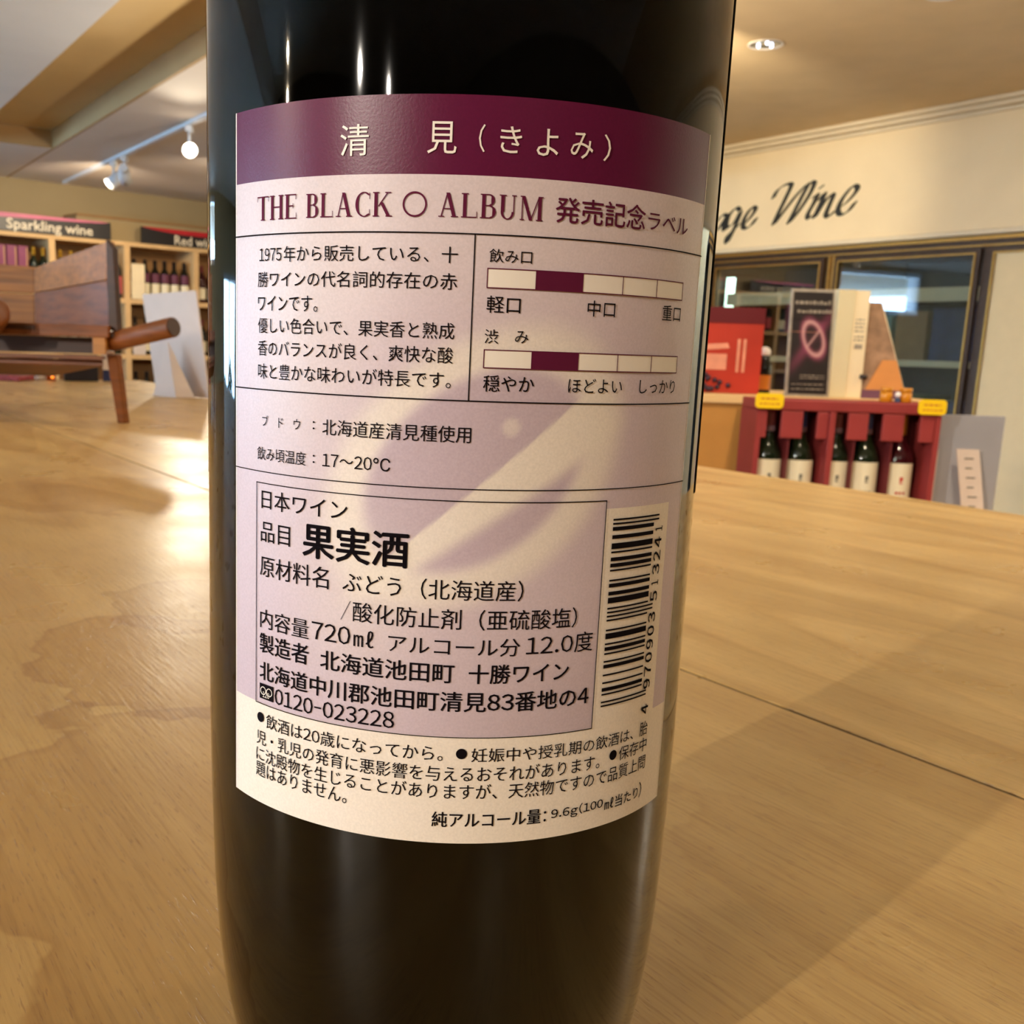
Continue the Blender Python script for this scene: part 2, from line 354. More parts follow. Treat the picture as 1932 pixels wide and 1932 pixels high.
TEXTS = [
('清', -16.17, -12.47, 145.34, 3.57, 0.0, 'title'),
('見', -5.37, -1.95, 145.53, 3.57, 0.0, 'title'),
('（', 0.6, 1.32, 145.59, 3.09, 0.0, 'title'),
('き', 3.07, 5.63, 145.57, 2.97, 0.0, 'title'),
('よ', 7.44, 10.11, 145.55, 3.05, 0.0, 'title'),
('み', 11.67, 14.65, 145.57, 2.94, 0.0, 'title'),
('）', 16.11, 17.12, 145.66, 3.04, 0.0, 'title'),
('THE', -29.69, -22.55, 138.03, 2.94, 0, 'serif'),
('BLACK', -20.99, -9.35, 137.99, 2.82, 0, 'serif'),
('ALBUM', -3.8, 8.65, 138.03, 2.76, 0, 'serif'),
('発売記念', 10.23, 23.35, 138.14, 2.97, 0.012, 'maroon'),
('ラベル', 23.89, 32.55, 137.93, 2.0, 0.006, 'maroon'),
('1975', -29.24, -25.0, 132.33, 1.60, 0, 'k'),
('年から販売している、十', -24.6, -1.31, 132.33, 1.92, -0.004, 'k'),
('勝ワインの代名詞的存在の赤', -29.52, -1.28, 129.25, 1.94, -0.004, 'k'),
('ワインです。', -29.5, -19.09, 126.24, 1.96, -0.004, 'k'),
('優しい色合いで、果実香と熟成', -29.48, -1.38, 123.44, 1.97, -0.004, 'k'),
('香のバランスが良く、爽快な酸', -29.46, -1.43, 120.56, 1.99, -0.004, 'k'),
('味と豊かな味わいが特長です。', -29.44, -1.57, 117.58, 2.01, -0.004, 'k'),
('ブ　ド　ウ', -28.51, -21.55, 111.12, 1.45, -0.004, 'k'),
('：', -19.57, -19.25, 111.16, 1.05, 0, 'k'),
('北海道産清見種使用', -18.1, 1.14, 111.05, 2.05, 0, 'k'),
('飲み頃温度', -29.53, -20.59, 106.74, 1.75, -0.002, 'k'),
('：', -19.5, -19.18, 106.86, 1.06, 0, 'k'),
('17～20℃', -18.02, -8.74, 106.86, 1.67, -0.004, 'k'),
('飲み口', 2.41, 7.6, 132.44, 1.58, 0, 'k'),
('軽口', 2.34, 6.45, 126.79, 2.01, 0.002, 'k'),
('中口', 15.25, 19.38, 126.85, 1.94, 0, 'k'),
('重口', 28.02, 32.42, 126.93, 1.93, 0, 'k'),
('渋', 2.26, 3.93, 122.99, 1.71, 0, 'k'),
('み', 5.96, 7.64, 123.04, 1.47, 0, 'k'),
('穏やか', 2.34, 8.65, 117.39, 1.99, 0.002, 'k'),
('ほどよい', 13.2, 21.36, 117.42, 1.77, 0, 'k'),
('しっかり', 24.46, 32.39, 117.42, 1.75, 0, 'k'),
('日本ワイン', -28.58, -14.3, 100.64, 2.61, -0.002, 'k'),
('品目', -28.7, -23.1, 96.2, 2.74, -0.002, 'k'),
('果実酒', -20.87, -6.13, 96.21, 4.57, 0.022, 'k'),
('原材料名', -28.82, -16.81, 91.47, 2.87, -0.002, 'k'),
('ぶどう（北海道産）', -14.78, 8.72, 91.41, 2.73, -0.002, 'k'),
('/酸化防止剤（亜硫酸塩）', -14.94, 16.55, 87.59, 2.75, -0.002, 'k'),
('内容量', -28.77, -19.79, 84.1, 2.73, -0.002, 'k'),
('720', -19.29, -13.51, 84.21, 2.44, -0.01, 'k'),
('㎖', -13.05, -10.3, 84.1, 2.31, -0.002, 'k'),
('アルコール分', -8.35, 8.66, 83.95, 2.38, -0.002, 'k'),
('12.0', 9.49, 16.17, 84.11, 2.3, -0.01, 'k'),
('度', 16.43, 19.31, 84.15, 2.73, -0.002, 'k'),
('製造者', -28.84, -19.78, 80.61, 2.76, 0.012, 'k'),
('北海道池田町', -17.86, 0.26, 80.46, 2.64, 0.012, 'k'),
('十勝ワイン', 2.15, 15.76, 80.41, 2.58, 0.012, 'k'),
('北海道中川郡池田町清見83番地の4', -28.81, 19.21, 76.63, 2.69, 0.012, 'k'),
('0120-023228', -25.66, -7.27, 73.58, 2.27, 0.004, 'k'),
('飲酒は20歳になってから。', -27.38, -0.78, 69.49, 2.11, -0.006, 'k'),
('妊娠中や授乳期の飲酒は、', 2.94, 28.6, 69.38, 1.92, -0.006, 'k'),
('胎', 30.18, 32.26, 69.43, 2.13, -0.006, 'k'),
('児・乳児の発育に悪影響を与えるおそれがあります。', -29.44, 21.99, 66.74, 2.15, -0.006, 'k'),
('保存中', 25.67, 32.31, 66.94, 2.05, -0.006, 'k'),
('に沈殿物を生じることがありますが、天然物ですので品質上問', -29.52, 32.32, 64.27, 2.16, -0.006, 'k'),
('題はありません。', -29.57, -13.56, 61.96, 2.18, -0.006, 'k'),
('純アルコール量：', -1.9, 13.68, 60.33, 2.1, 0.012, 'k'),
('9.6g(100', 14.45, 23.15, 60.24, 1.8, 0.01, 'k'),
('㎖当たり', 23.51, 30.89, 59.93, 1.79, 0.008, 'k'),
(')', 31.18, 31.85, 60.1, 2.37, 0.0, 'k'),
]
# ================================================================ the table
tb = root('wooden_table', (0, 0, 0), 32, 'large pale plywood table with drink stains that carries the dark bottle', 'table')
TQ0, TQ1, TR0, TR1, SEAM = -1.7, 2.88, -.95, .872, .2972
MB().box(SEAM+.0010, TR1, TQ0, TQ1, -.024, 0).build('tabletop_board', 'plywood', tb, bevel=.0003)
MB().box(TR0, SEAM-.0010, TQ0, TQ1, -.024, 0).build('tabletop_board', 'plywood', tb, bevel=.0003)
MB().box(SEAM-.00095, SEAM+.00095, TQ0, TQ1, -.0235, -.0005).build('joint_shade_line', mat('joint_shade', (46, 32, 18), .9), tb, label='dark strip for the shade in the joint between the two boards')  # dark strip laid in the gap, shade put into its colour
MB().box(TR0+.05, TR1-.05, TQ0+.05, TQ1-.05, -.11, -.0245).build('apron', 'maple', tb)
for x in (TR0+.06, TR1-.13):
    for y in (TQ0+.06, TQ1-.13): MB().box(x, x+.07, y, y+.07, -1.0, -.11).build('leg', 'maple', tb)
# ================================================================ the big wine bottle
BX, BY, BR = .0052, .1652, .0381
bot = root('wine_bottle', (BX, BY, .0003), 0, 'large dark wine bottle in the foreground with a mauve Japanese back label', 'wine bottle')
PROF = [(.0, .004), (.022, .001), (.029, 0), (.0315, .001), (.0332, .0045), (.0346, .010), (.0359, .017), (.0369, .026), (.0375, .036), (.0379, .050), (.0381, .064), (.0381, .120), (.0381, .192), (.0372, .203), (.0335, .217), (.0255, .231), (.0180, .241), (.0148, .252), (.0142, .262)]
MB().lathe(PROF+[(.0142, .264), (0, .264)], n=160).build('glass_body', 'olive_glass', bot)
MB().lathe([(0, .007)]+[(r-.0026, z+.003 if z < .05 else z) for r, z in PROF[3:-3]]+[(0, .243)], n=120).build('wine', 'wine_dark', bot)
MB().lathe([(.0144, .2645), (.0148, .2650), (.0146, .292), (.0156, .2925), (.0156, .300), (.014, .3015), (0, .3015)], n=48).build('capsule', 'capsule_maroon', bot)
KT = -.0037                                       # the label sits a hair out of level
def wrap(s, z, r=.03812):                         # millimetres along / up the label to a point on the bottle
    t = s/38.0; return (r*math.sin(t), -r*math.cos(t), (z+KT*s)/1000)
S0, S1, Z0, Z1 = -35.1, 37.85, 56.9, 150.35
def grid(a, b, st, keys):
    ks = sorted(set([a, b]+[k for k in keys if a < k < b])); out = []
    for p_, q_ in zip(ks, ks[1:]):
        n = max(1, int(math.ceil((q_-p_)/st))); out += [p_+(q_-p_)*i/n for i in range(n)]
    return out+[ks[-1]]
ss = grid(S0, S1, .45, [20.2, 33.6]); zs = grid(Z0, Z1, .45, [71.8, 101.7, 141.45])
mb = MB(); mb.v = [wrap(s, z) for z in zs for s in ss]; ns = len(ss)
for j in range(len(zs)-1):
    for i in range(ns-1):
        sc_, zc = (ss[i]+ss[i+1])/2, (zs[j]+zs[j+1])/2
        k = 1 if zc > 141.45 else 2 if zc < 71.8 or (20.2 < sc_ < 33.6 and zc < 101.7) else 0
        mb.f.append((j*ns+i, j*ns+i+1, (j+1)*ns+i+1, (j+1)*ns+i)); mb.mi.append(k); mb.smooth.append(True)
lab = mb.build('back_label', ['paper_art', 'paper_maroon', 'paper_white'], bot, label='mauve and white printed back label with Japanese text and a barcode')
# printed artwork: a soft pale ring crossed by a pale slash on mauve
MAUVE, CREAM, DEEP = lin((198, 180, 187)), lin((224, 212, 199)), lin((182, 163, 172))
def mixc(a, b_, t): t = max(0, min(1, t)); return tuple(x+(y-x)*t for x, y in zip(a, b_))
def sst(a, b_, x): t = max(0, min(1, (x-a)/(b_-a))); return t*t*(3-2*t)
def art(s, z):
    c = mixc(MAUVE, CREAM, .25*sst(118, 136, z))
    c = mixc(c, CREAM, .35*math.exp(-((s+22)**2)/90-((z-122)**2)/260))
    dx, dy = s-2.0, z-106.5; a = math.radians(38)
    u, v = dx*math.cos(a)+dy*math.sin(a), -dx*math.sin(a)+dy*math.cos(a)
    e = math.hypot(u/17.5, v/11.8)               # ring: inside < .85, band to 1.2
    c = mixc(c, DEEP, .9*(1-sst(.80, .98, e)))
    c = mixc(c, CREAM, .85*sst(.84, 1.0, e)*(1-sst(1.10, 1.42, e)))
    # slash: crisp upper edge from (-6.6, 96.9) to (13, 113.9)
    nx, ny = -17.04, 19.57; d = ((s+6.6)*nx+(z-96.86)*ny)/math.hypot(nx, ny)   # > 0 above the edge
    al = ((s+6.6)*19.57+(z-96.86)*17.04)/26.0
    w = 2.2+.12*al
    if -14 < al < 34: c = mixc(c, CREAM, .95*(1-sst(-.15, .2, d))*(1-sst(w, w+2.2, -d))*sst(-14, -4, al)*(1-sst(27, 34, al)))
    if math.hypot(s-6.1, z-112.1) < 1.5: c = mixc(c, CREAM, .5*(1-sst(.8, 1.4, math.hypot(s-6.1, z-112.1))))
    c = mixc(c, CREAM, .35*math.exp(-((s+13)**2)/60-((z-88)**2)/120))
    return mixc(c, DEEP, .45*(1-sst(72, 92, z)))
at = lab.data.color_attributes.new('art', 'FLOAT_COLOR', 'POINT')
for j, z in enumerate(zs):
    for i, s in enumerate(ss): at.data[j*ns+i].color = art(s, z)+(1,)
# paper thickness: a thin pale rim all round
for S_ in (S0, S1):
  mb = MB()
  for a, b_ in [((S_, z0), (S_, z1)) for z0, z1 in zip(zs, zs[1:])]:
    w_ = .28 if a[0] < 0 else -.28
    p = [wrap(a[0], a[1], .03814), wrap(a[0]+w_, a[1], .03815), wrap(b_[0]+w_, b_[1], .03815), wrap(b_[0], b_[1], .03814)]
    mb.add(p if a[0] < 0 else p[::-1], [(0, 1, 2, 3)])
  mb.build('label_edge', 'paper_white', lab)
RT_ = .03825                                      # print lies just proud of the paper
def put(name, verts, faces, m, r=RT_):
    q = MB(); q.add([wrap(x, z, r) for x, z in verts], faces); return q.build(name, m, lab)
# --- serif capitals, drawn stroke by stroke
def serif_letter(ch):
    """polygons in a box 1 high; returns (width, [polygons])"""
    P = []; T_, t_, sf = .15, .045, .045
    R_ = lambda x0, x1, y0, y1: P.append([(x0, y0), (x1, y0), (x1, y1), (x0, y1)])
    def stem(x, th=T_, bottom=True, top=True):
        R_(x, x+th, 0, 1)
        if bottom: R_(x-.07, x+th+.07, 0, sf)
        if top: R_(x-.07, x+th+.07, 1-sf, 1)
    def diag(x0, y0, x1, y1, th): P.append([(x0-th/2, y0), (x0+th/2, y0), (x1+th/2, y1), (x1-th/2, y1)])
    def arc(cx, cy, rx, ry, a0, a1, thick, thin, n=22):
        for i in range(n):
            q = []
            for t in (i, i+1):
                a = math.radians(a0+(a1-a0)*t/n); k = abs(math.cos(a)); w = thin+(thick-thin)*k**1.3
                q.append((a, w))
            (a, w), (b_, w2) = q
            P.append([(cx+(rx-w)*math.cos(a), cy+(ry-(w if w < thin*2 else thin))*math.sin(a)), (cx+rx*math.cos(a), cy+ry*math.sin(a)), (cx+rx*math.cos(b_), cy+ry*math.sin(b_)), (cx+(rx-w2)*math.cos(b_), cy+(ry-(w2 if w2 < thin*2 else thin))*math.sin(b_))])
    if ch == 'T': R_(.32, .47, 0, 1); R_(.25, .54, 0, sf); R_(0, .79, .955, 1); R_(0, .03, .78, 1); R_(.76, .79, .78, 1); return .79, P
    if ch == 'H': stem(.07); stem(.62); R_(.2, .64, .49, .54); return .84, P
    if ch == 'E': stem(.07); R_(.2, .66, .955, 1); R_(.2, .68, 0, .045); R_(.2, .5, .5, .55); R_(.63, .66, .78, 1); R_(.65, .68, 0, .24); R_(.47, .5, .42, .63); return .7, P
    if ch == 'B': stem(.07); arc(.36, .755, .24, .245, -90, 90, T_, .045); arc(.38, .27, .28, .27, -90, 90, T_, .045); R_(.2, .38, .955, 1); R_(.2, .38, .505, .55); R_(.2, .38, 0, .045); return .68, P
    if ch == 'L': stem(.07); R_(.2, .66, 0, .045); R_(.63, .66, 0, .26); return .68, P
    if ch == 'A': diag(.15, 0, .40, 1, .05); diag(.70, 0, .42, 1, .155); R_(.04, .28, 0, sf); R_(.56, .86, 0, sf); R_(.22, .60, .32, .365); return .88, P
    if ch == 'C': arc(.45, .5, .42, .515, 50, 310, .15, .045, 40); R_(.69, .72, .72, .98); R_(.69, .72, .06, .30); return .76, P
    if ch == 'K': stem(.07); diag(.26, .42, .70, 1, .06); diag(.74, 0, .40, .58, .155); R_(.56, .84, .955, 1); R_(.6, .9, 0, sf); return .9, P
    if ch == 'U': R_(.08, .23, .3, 1); R_(.60, .645, .3, 1); arc(.362, .31, .283, .325, 180, 360, .11, .05); R_(.01, .31, .955, 1); R_(.53, .73, .955, 1); return .76, P
    if ch == 'M': R_(.10, .145, 0, 1); R_(.80, .955, 0, 1); diag(.50, 0, .16, 1, .14); diag(.50, 0, .84, 1, .05); R_(.03, .22, 0, sf); R_(.73, 1.03, 0, sf); R_(.03, .2, .955, 1); R_(.8, 1.03, .955, 1); return 1.05, P
def serif_word(word, x0, x1, zc, h):
    vs, fs, x = [], [], 0
    for ch in word:
        w, P = serif_letter(ch)
        for q in P:
            fs.append(tuple(range(len(vs), len(vs)+len(q)))); vs += [(x+a, b_) for a, b_ in q]
        x += w+.10
    ax, bx = min(v[0] for v in vs), max(v[0] for v in vs)
    vs = [(x0+(v[0]-ax)/(bx-ax)*(x1-x0), zc+(v[1]-.5)*h) for v in vs]
    out = []
    for f in fs:
        a = sum(vs[f[i]][0]*vs[f[(i+1) % len(f)]][1]-vs[f[(i+1) % len(f)]][0]*vs[f[i]][1] for i in range(len(f)))
        out.append(f if a > 0 else f[::-1])
    return vs, out
for txt, x0, x1, zc, h, bold, kind in TEXTS:
    if kind == 'serif': vs, fs = serif_word(txt, x0, x1, zc, h)
    else:
        vs, fs = line_glyphs(txt); vs = fit(vs, x0, x1, zc, h)
        if bold > 0:                              # heavier weight: the same outline struck again a hair to each side
            e = bold*h*1.05; n0, f0 = list(vs), list(fs)
            for dx, dz in ((e, 0), (-e, 0), (0, e*.8), (0, -e*.8)):
                o = len(vs); vs = vs+[(x+dx, z+dz) for x, z in n0]; fs = fs+[tuple(i+o for i in f) for f in f0]
    put('lettering', vs, fs, {'title': 'print_white', 'serif': 'ink_maroon', 'maroon': 'ink_maroon'}.get(kind, 'ink'), RT_+(.00004 if kind == 'title' else 0))
# --- rules, boxes and scales
def rect(vs, fs, x0, x1, z0, z1):
    n = max(1, int((x1-x0)/1.0)+1)
    for i in range(n):
        a, b_ = x0+(x1-x0)*i/n, x0+(x1-x0)*(i+1)/n
        fs.append(tuple(range(len(vs), len(vs)+4))); vs += [(a, z0), (b_, z0), (b_, z1), (a, z1)]
def rects(name, L_, m, r=RT_):
    vs, fs = [], []
    for q in L_: rect(vs, fs, *q)
    return put(name, vs, fs, m, r)
def frame_r(x0, x1, z0, z1, w=.12): return [(x0, x1, z1-w, z1), (x0, x1, z0, z0+w), (x0, x0+w, z0, z1), (x1-w, x1, z0, z1)]
rects('rule_line', [(S0, S1, 134.74, 134.90)], 'ink'); rects('rule_line', [(S0, S1, 115.1, 115.26)], 'ink')
rects('rule_line', [(S0, S1, 104.25, 104.38)], 'ink'); rects('rule_line', [(.56, .70, 115.2, 134.8)], 'ink')
rects('text_frame', frame_r(-29.72, 20.18, 71.7, 102.85, .13), 'ink')
for (z0, z1, dv) in [(128.65, 131.0, (8.22, 14.35, 20.33, 26.43)), (119.2, 121.46, (8.19, 14.34, 20.29, 26.4))]:
    rects('rating_scale', [(2.22, 32.5, z0, z1)], 'print_white', RT_-.00003)
    rects('rating_mark', [(dv[0], dv[1], z0, z1)], 'ink_maroon', RT_+.00002)
    rects('rating_frame', frame_r(2.22, 32.5, z0, z1, .12)+[(d-.06, d+.06, z0, z1) for d in dv], 'ink_maroon', RT_+.00004)
def disc(cx, cz, r0, r1, n=40):
    vs, fs = [], []
    for i in range(n):
        a = 2*math.pi*i/n; vs += [(cx+r0*math.cos(a), cz+r0*math.sin(a)), (cx+r1*math.cos(a), cz+r1*math.sin(a))]
    for i in range(n): k = (i+1) % n; fs.append((2*i, 2*i+1, 2*k+1, 2*k))
    return vs, fs
put('circle_mark', *disc(-6.64, 138.03, 1.24, 1.46), 'ink_maroon')
for cx, cz in [(-28.6, 69.72), (1.64, 69.55), (24.5, 67.08)]: put('bullet', *disc(cx, cz, 0.001, .72), 'ink')
# --- telephone emblem: a black tile with two linked pale loops over the digits
rects('phone_emblem', [(-28.8, -25.95, 72.55, 74.75)], 'ink')
for cx in (-28.0, -26.75): put('emblem_loop', *disc(cx, 73.75, .48, .60, 24), 'print_white', RT_+.00003)
vs, fs = line_glyphs('120'); put('emblem_digits', fit(vs, -28.1, -26.7, 73.25, .85), fs, 'print_white', RT_+.00004)
# --- EAN-13 barcode, turned a quarter so that it reads upwards
def ean(code):
    Lc = ['0001101', '0011001', '0010011', '0111101', '0100011', '0110001', '0101111', '0111011', '0110111', '0001011']
    Gc = [''.join('10'[int(b_)] for b_ in x)[::-1] for x in Lc]; Rc = [''.join('10'[int(b_)] for b_ in x) for x in Lc]
    par = ['LLLLLL', 'LLGLGG', 'LLGGLG', 'LLGGGL', 'LGLLGG', 'LGGLLG', 'LGGGLL', 'LGLGLG', 'LGLGGL', 'LGGLGL'][int(code[0])]
    s = '101'
    for c, p_ in zip(code[1:7], par): s += (Lc if p_ == 'L' else Gc)[int(c)]
    s += '01010'
    for c in code[7:]: s += Rc[int(c)]
    return s+'101'
bits = ean('4970903513241'); zb0, zb1 = 74.5, 100.35; md = (zb1-zb0)/95; bars = []; i = 0
while i < 95:
    if bits[i] == '1':
        j = i
        while j < 95 and bits[j] == '1': j += 1
        guard = i < 3 or i > 91 or 45 <= i < 50
        bars.append((21.45, 31.0 if guard else 29.75, zb0+i*md+.02, zb0+j*md-.02)); i = j
    else: i += 1
rects('barcode', bars, 'ink')
def vtext(txt, z0, z1, sc_, w):                   # digits turned a quarter: tops to the left
    vs, fs = line_glyphs(txt); e = .05; n0 = list(vs); vs = vs+[(x+e, y) for x, y in n0]; fs = fs+[tuple(i+len(n0) for i in f) for f in fs]
    v2 = fit(vs, z0, z1, 0, w)                    # x -> up, y -> left
    put('barcode_digits', [(sc_-y, x) for x, y in v2], fs, 'ink')
for i, c in enumerate('970903'): vtext(c, 75.35+i*1.93, 76.85+i*1.93, 31.05, 1.75)
for i, c in enumerate('513241'): vtext(c, 88.0+i*1.9 if c != '1' else 88.4+i*1.9, 89.5+i*1.9 if c != '1' else 89.1+i*1.9, 31.15, 1.75)
vtext('4', 71.55, 73.05, 31.05, 1.75)
# the front label's edge, round on the far side
mb = MB()
mb.lathe([(.03818, .1013), (.03818, .190)], n=80, cap=False, a0=math.radians(70), a1=math.radians(279))
mb.build('front_label', 'paper_back', bot, label='edge of the front label wrapping the far side')
# ================================================================ the room
A32, A40 = math.radians(32), math.radians(40)
E2 = Vector((math.cos(A32), math.sin(A32), 0)); E1 = Vector((-math.sin(A32), math.cos(A32), 0))
def rqp(r, q, z=0): return tuple(E2*r+E1*q+Vector((0, 0, z)))
RW = 6.15                                         # the right wall: r = RW; its own frame has x = -q to the viewer's right, y into the wall
def st(name, mb, m, **k):
    o = mb.build(name, m, None, kind='structure', **k); return o
def stt(name, mb, m, loc, yaw, **k):
    o = st(name, mb, m, **k); o.location = loc; o.rotation_euler = (0, 0, math.radians(yaw)); return o
RLOC, RYAW = tuple(E2*RW), -58                    # right wall frame
LLOC, LYAW = (-2.54, 8.57, 0), 40                 # left wall frame: x along the wall to the right, y into the wall; shelf fronts lie on y = 0
ZC, ZL, ZF = 1.63, 1.31, -1.0
MB_ = MB
# floor and ground
stt('floor', B(-6.0, RW+.8, -5.0, 13, ZF-.1, ZF), 'floor_boards', (0, 0, 0), 32)
# right wall: fascia over the coolers, solid wall beyond both ends of them
stt('wall_right', B(-12.5, 5.2, 0, .12, .87, ZC+.1), 'plaster_right', RLOC, RYAW)
stt('wall_right_back', B(-12.5, 5.2, .85, .97, ZF, ZC), 'plaster_right', RLOC, RYAW)
mb = MB().box(-12.5, 5.2, -.035, 0, 1.548, 1.575).box(-12.5, 5.2, -.06, 0, 1.575, 1.60).box(-12.5, 5.2, -.10, 0, 1.60, ZC)
for i, (d, z0, z1) in enumerate([(.022, 1.550, 1.574), (.060, 1.575, 1.602), (.085, 1.603, ZC)]):
    stt('trim_%d' % (i+1), B(-12.5, 5.2, -d, 0, z0, z1), 'molding', RLOC, RYAW, bevel=.006)
stt('trim_4', B(-12.5, 5.2, -.012, 0, .87, .90), 'molding', RLOC, RYAW, bevel=.008)
# ceilings
Q0 = 3.2                                          # the low ceilings begin here; nearer the camera the ceiling is high throughout
stt('ceiling_rear', B(-6.0, 3.0, -5, Q0, ZC, ZC+.08), 'plaster_soffit', (0, 0, 0), 32)
stt('ceiling_step_rear', B(-6.0, 3.0, Q0-.06, Q0, ZL, ZC), 'plaster_low', (0, 0, 0), 32)
stt('ceiling', MB().box(4.6, RW+.1, 5, 11, ZC, ZC+.08).box(3.0, RW+.1, -5, 5, ZC, ZC+.08), 'plaster_ceiling', (0, 0, 0), 32)
stt('ceiling_step', MB().box(3.0, 3.06, Q0, 5, ZL, ZC).box(3.06, 4.6, 4.94, 5, ZL, ZC).box(4.6, 4.66, 5, 11, ZL, ZC), 'plaster_low', (0, 0, 0), 32)
stt('ceiling_low', MB().box(1.70, 3.0, Q0, 11, ZL, ZL+.03).box(3.0, 4.6, 5, 11, ZL, ZL+.03), 'plaster_low', (0, 0, 0), 32)
stt('ceiling_low_side', B(1.68, 1.6995, Q0, 11, ZL, ZL+.115), 'plaster_shade_dark', (0, 0, 0), 32)
stt('ceiling_recess', B(1.16, 1.70, Q0, 7.36, ZL+.1155, ZL+.16), 'plaster_shade', (0, 0, 0), 32)
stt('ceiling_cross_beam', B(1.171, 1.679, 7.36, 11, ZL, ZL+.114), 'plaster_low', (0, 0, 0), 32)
stt('ceiling_beam_shade_face', B(1.171, 1.679, 7.345, 7.3595, ZL+.001, ZL+.114), 'plaster_shade_dark', (0, 0, 0), 32)  # face slab darker than its beam: shade in the colour
stt('ceiling_soffit', B(-6.0, 1.17, Q0, 13, ZL, ZL+.115), 'plaster_soffit', (0, 0, 0), 32)
# left wall with two glazed openings
def lw(x0, x1, z0, z1): return (x0, x1, .4, .52, z0, z1)
mb = MB()
for q in [lw(-8.0, -7.0, ZF, ZL+.1), lw(-7.0, -5.1, .68, ZL+.1), lw(-7.0, -5.1, ZF, -.92), lw(-5.1, -3.2, ZF, ZL+.1), lw(-3.2, -1.65, ZF, .72), lw(-3.2, -1.65, 1.26, ZL+.1), lw(-1.65, 3.9, ZF, ZC+.1)]: mb.box(*q)
stt('wall_left', mb, 'plaster_left', LLOC, LYAW)
def window(name, x0, x1, z0, z1, nx):
    t = .05; mb = MB().box(x0, x1, .38, .54, z0, z0+t).box(x0, x1, .38, .54, z1-t, z1)
    for i in range(nx+1):
        x = x0+(x1-x0-t)*i/nx; mb.box(x, x+t, .38, .54, z0+t, z1-t)
    w = stt(name, mb, 'steel', LLOC, LYAW)
    for i in range(nx):
        a = x0+(x1-x0-t)*i/nx+t; b_ = x0+(x1-x0-t)*(i+1)/nx
        MB().box(a, b_, .455, .461, z0+t, z1-t).build('pane', 'pane', w)
window('window_1', -7.0, -5.1, -.92, .68, 2)
window('window_2', -3.2, -1.65, .72, 1.26, 1)
# west and rear walls close the shop behind the camera
def wallseg(name, a, b_, m):
    a, b_ = Vector(a), Vector(b_); d = b_-a; L_ = d.length
    o = st(name, B(0, L_, -.06, .06, ZF, ZC+.1), m); o.location = (a.x, a.y, 0); o.rotation_euler = (0, 0, math.atan2(d.y, d.x)); return o
lend = Matrix.Rotation(A40, 3, 'Z') @ Vector((-7.95, .46, 0))+Vector(LLOC)
wv = [lend+(Vector(rqp(-5.3, -4.5))-lend)*f_ for f_ in (0, .06, .52, 1)]
wallseg('wall_west', wv[0], wv[1], 'rear_wall'); wallseg('wall_west', wv[2], wv[3], 'rear_wall')
def westbar(name, z0, z1, m, p_=.06):
    d = wv[2]-wv[1]; o = st(name, B(0, Vector((d.x, d.y)).length, -p_, p_, z0, z1), m); o.location = (wv[1].x, wv[1].y, 0); o.rotation_euler = (0, 0, math.atan2(d.y, d.x)); return o
westbar('wall_west', ZF, -.75, 'rear_wall'); westbar('wall_west', .85, ZC+.1, 'rear_wall')
w3 = westbar('window_3', -.7495, -.70, 'steel', .04); wl_ = Vector((wv[2].x-wv[1].x, wv[2].y-wv[1].y)).length
for i in range(6): MB().box(wl_*i/5-.025, wl_*i/5+.025, -.04, .04, -.6995, .8495).build('mullion', 'steel', w3)
for i in range(5): MB().box(wl_*i/5+.0255, wl_*(i+1)/5-.0255, -.004, .004, -.6995, .8495).build('pane', 'pane', w3)
wallseg('wall_rear', rqp(-5.3, -4.5), rqp(RW+.9, -4.5), 'rear_wall')
# outdoors beyond the windows
stt('ground_unseen_outside', B(-22, -1, -8, 9, ZF-.25, ZF-.105), 'pale_ground', LLOC, LYAW)  # unseen ground, made pale grey to bounce light up to the ceiling
rnd = random.Random(4)
def shrub(x, y, h, w, label):
    loc = Matrix.Rotation(A40, 3, 'Z') @ Vector((x, y, 0))+Vector(LLOC)
    t = root('shrub', (loc.x, loc.y, ZF-.05), 0, label, 'shrub', 'shrubs outside the shop window')
    MB().tube((0, 0, 0), (0, 0, h*.5), .03, .02, 8).build('stem', 'bark', t)
    mb = MB()
    for i in range(260):
        a, b_, r = rnd.uniform(0, 6.28), rnd.uniform(-1, 1), rnd.uniform(.6, 1)
        c = Vector((w*r*math.cos(a)*math.sqrt(1-b_*b_), w*r*math.sin(a)*math.sqrt(1-b_*b_), h*.55+h*.45*b_*r))
        u = Vector((rnd.uniform(-1, 1), rnd.uniform(-1, 1), rnd.uniform(-1, 1))).normalized(); v = u.orthogonal().normalized(); s_ = rnd.uniform(.05, .10)
        mb.add([c-u*s_, c+v*s_*.5, c+u*s_, c-v*s_*.5], [(0, 1, 2, 3)])
    mb.build('foliage', 'leaf', t, kind='stuff')
shrub(-6.6, 1.7, 1.0, .45, 'green shrub outside the glazed entrance, farther from the shelves')
shrub(-5.6, 1.9, .85, .4, 'low green shrub outside the glazed entrance, nearer the shelves')
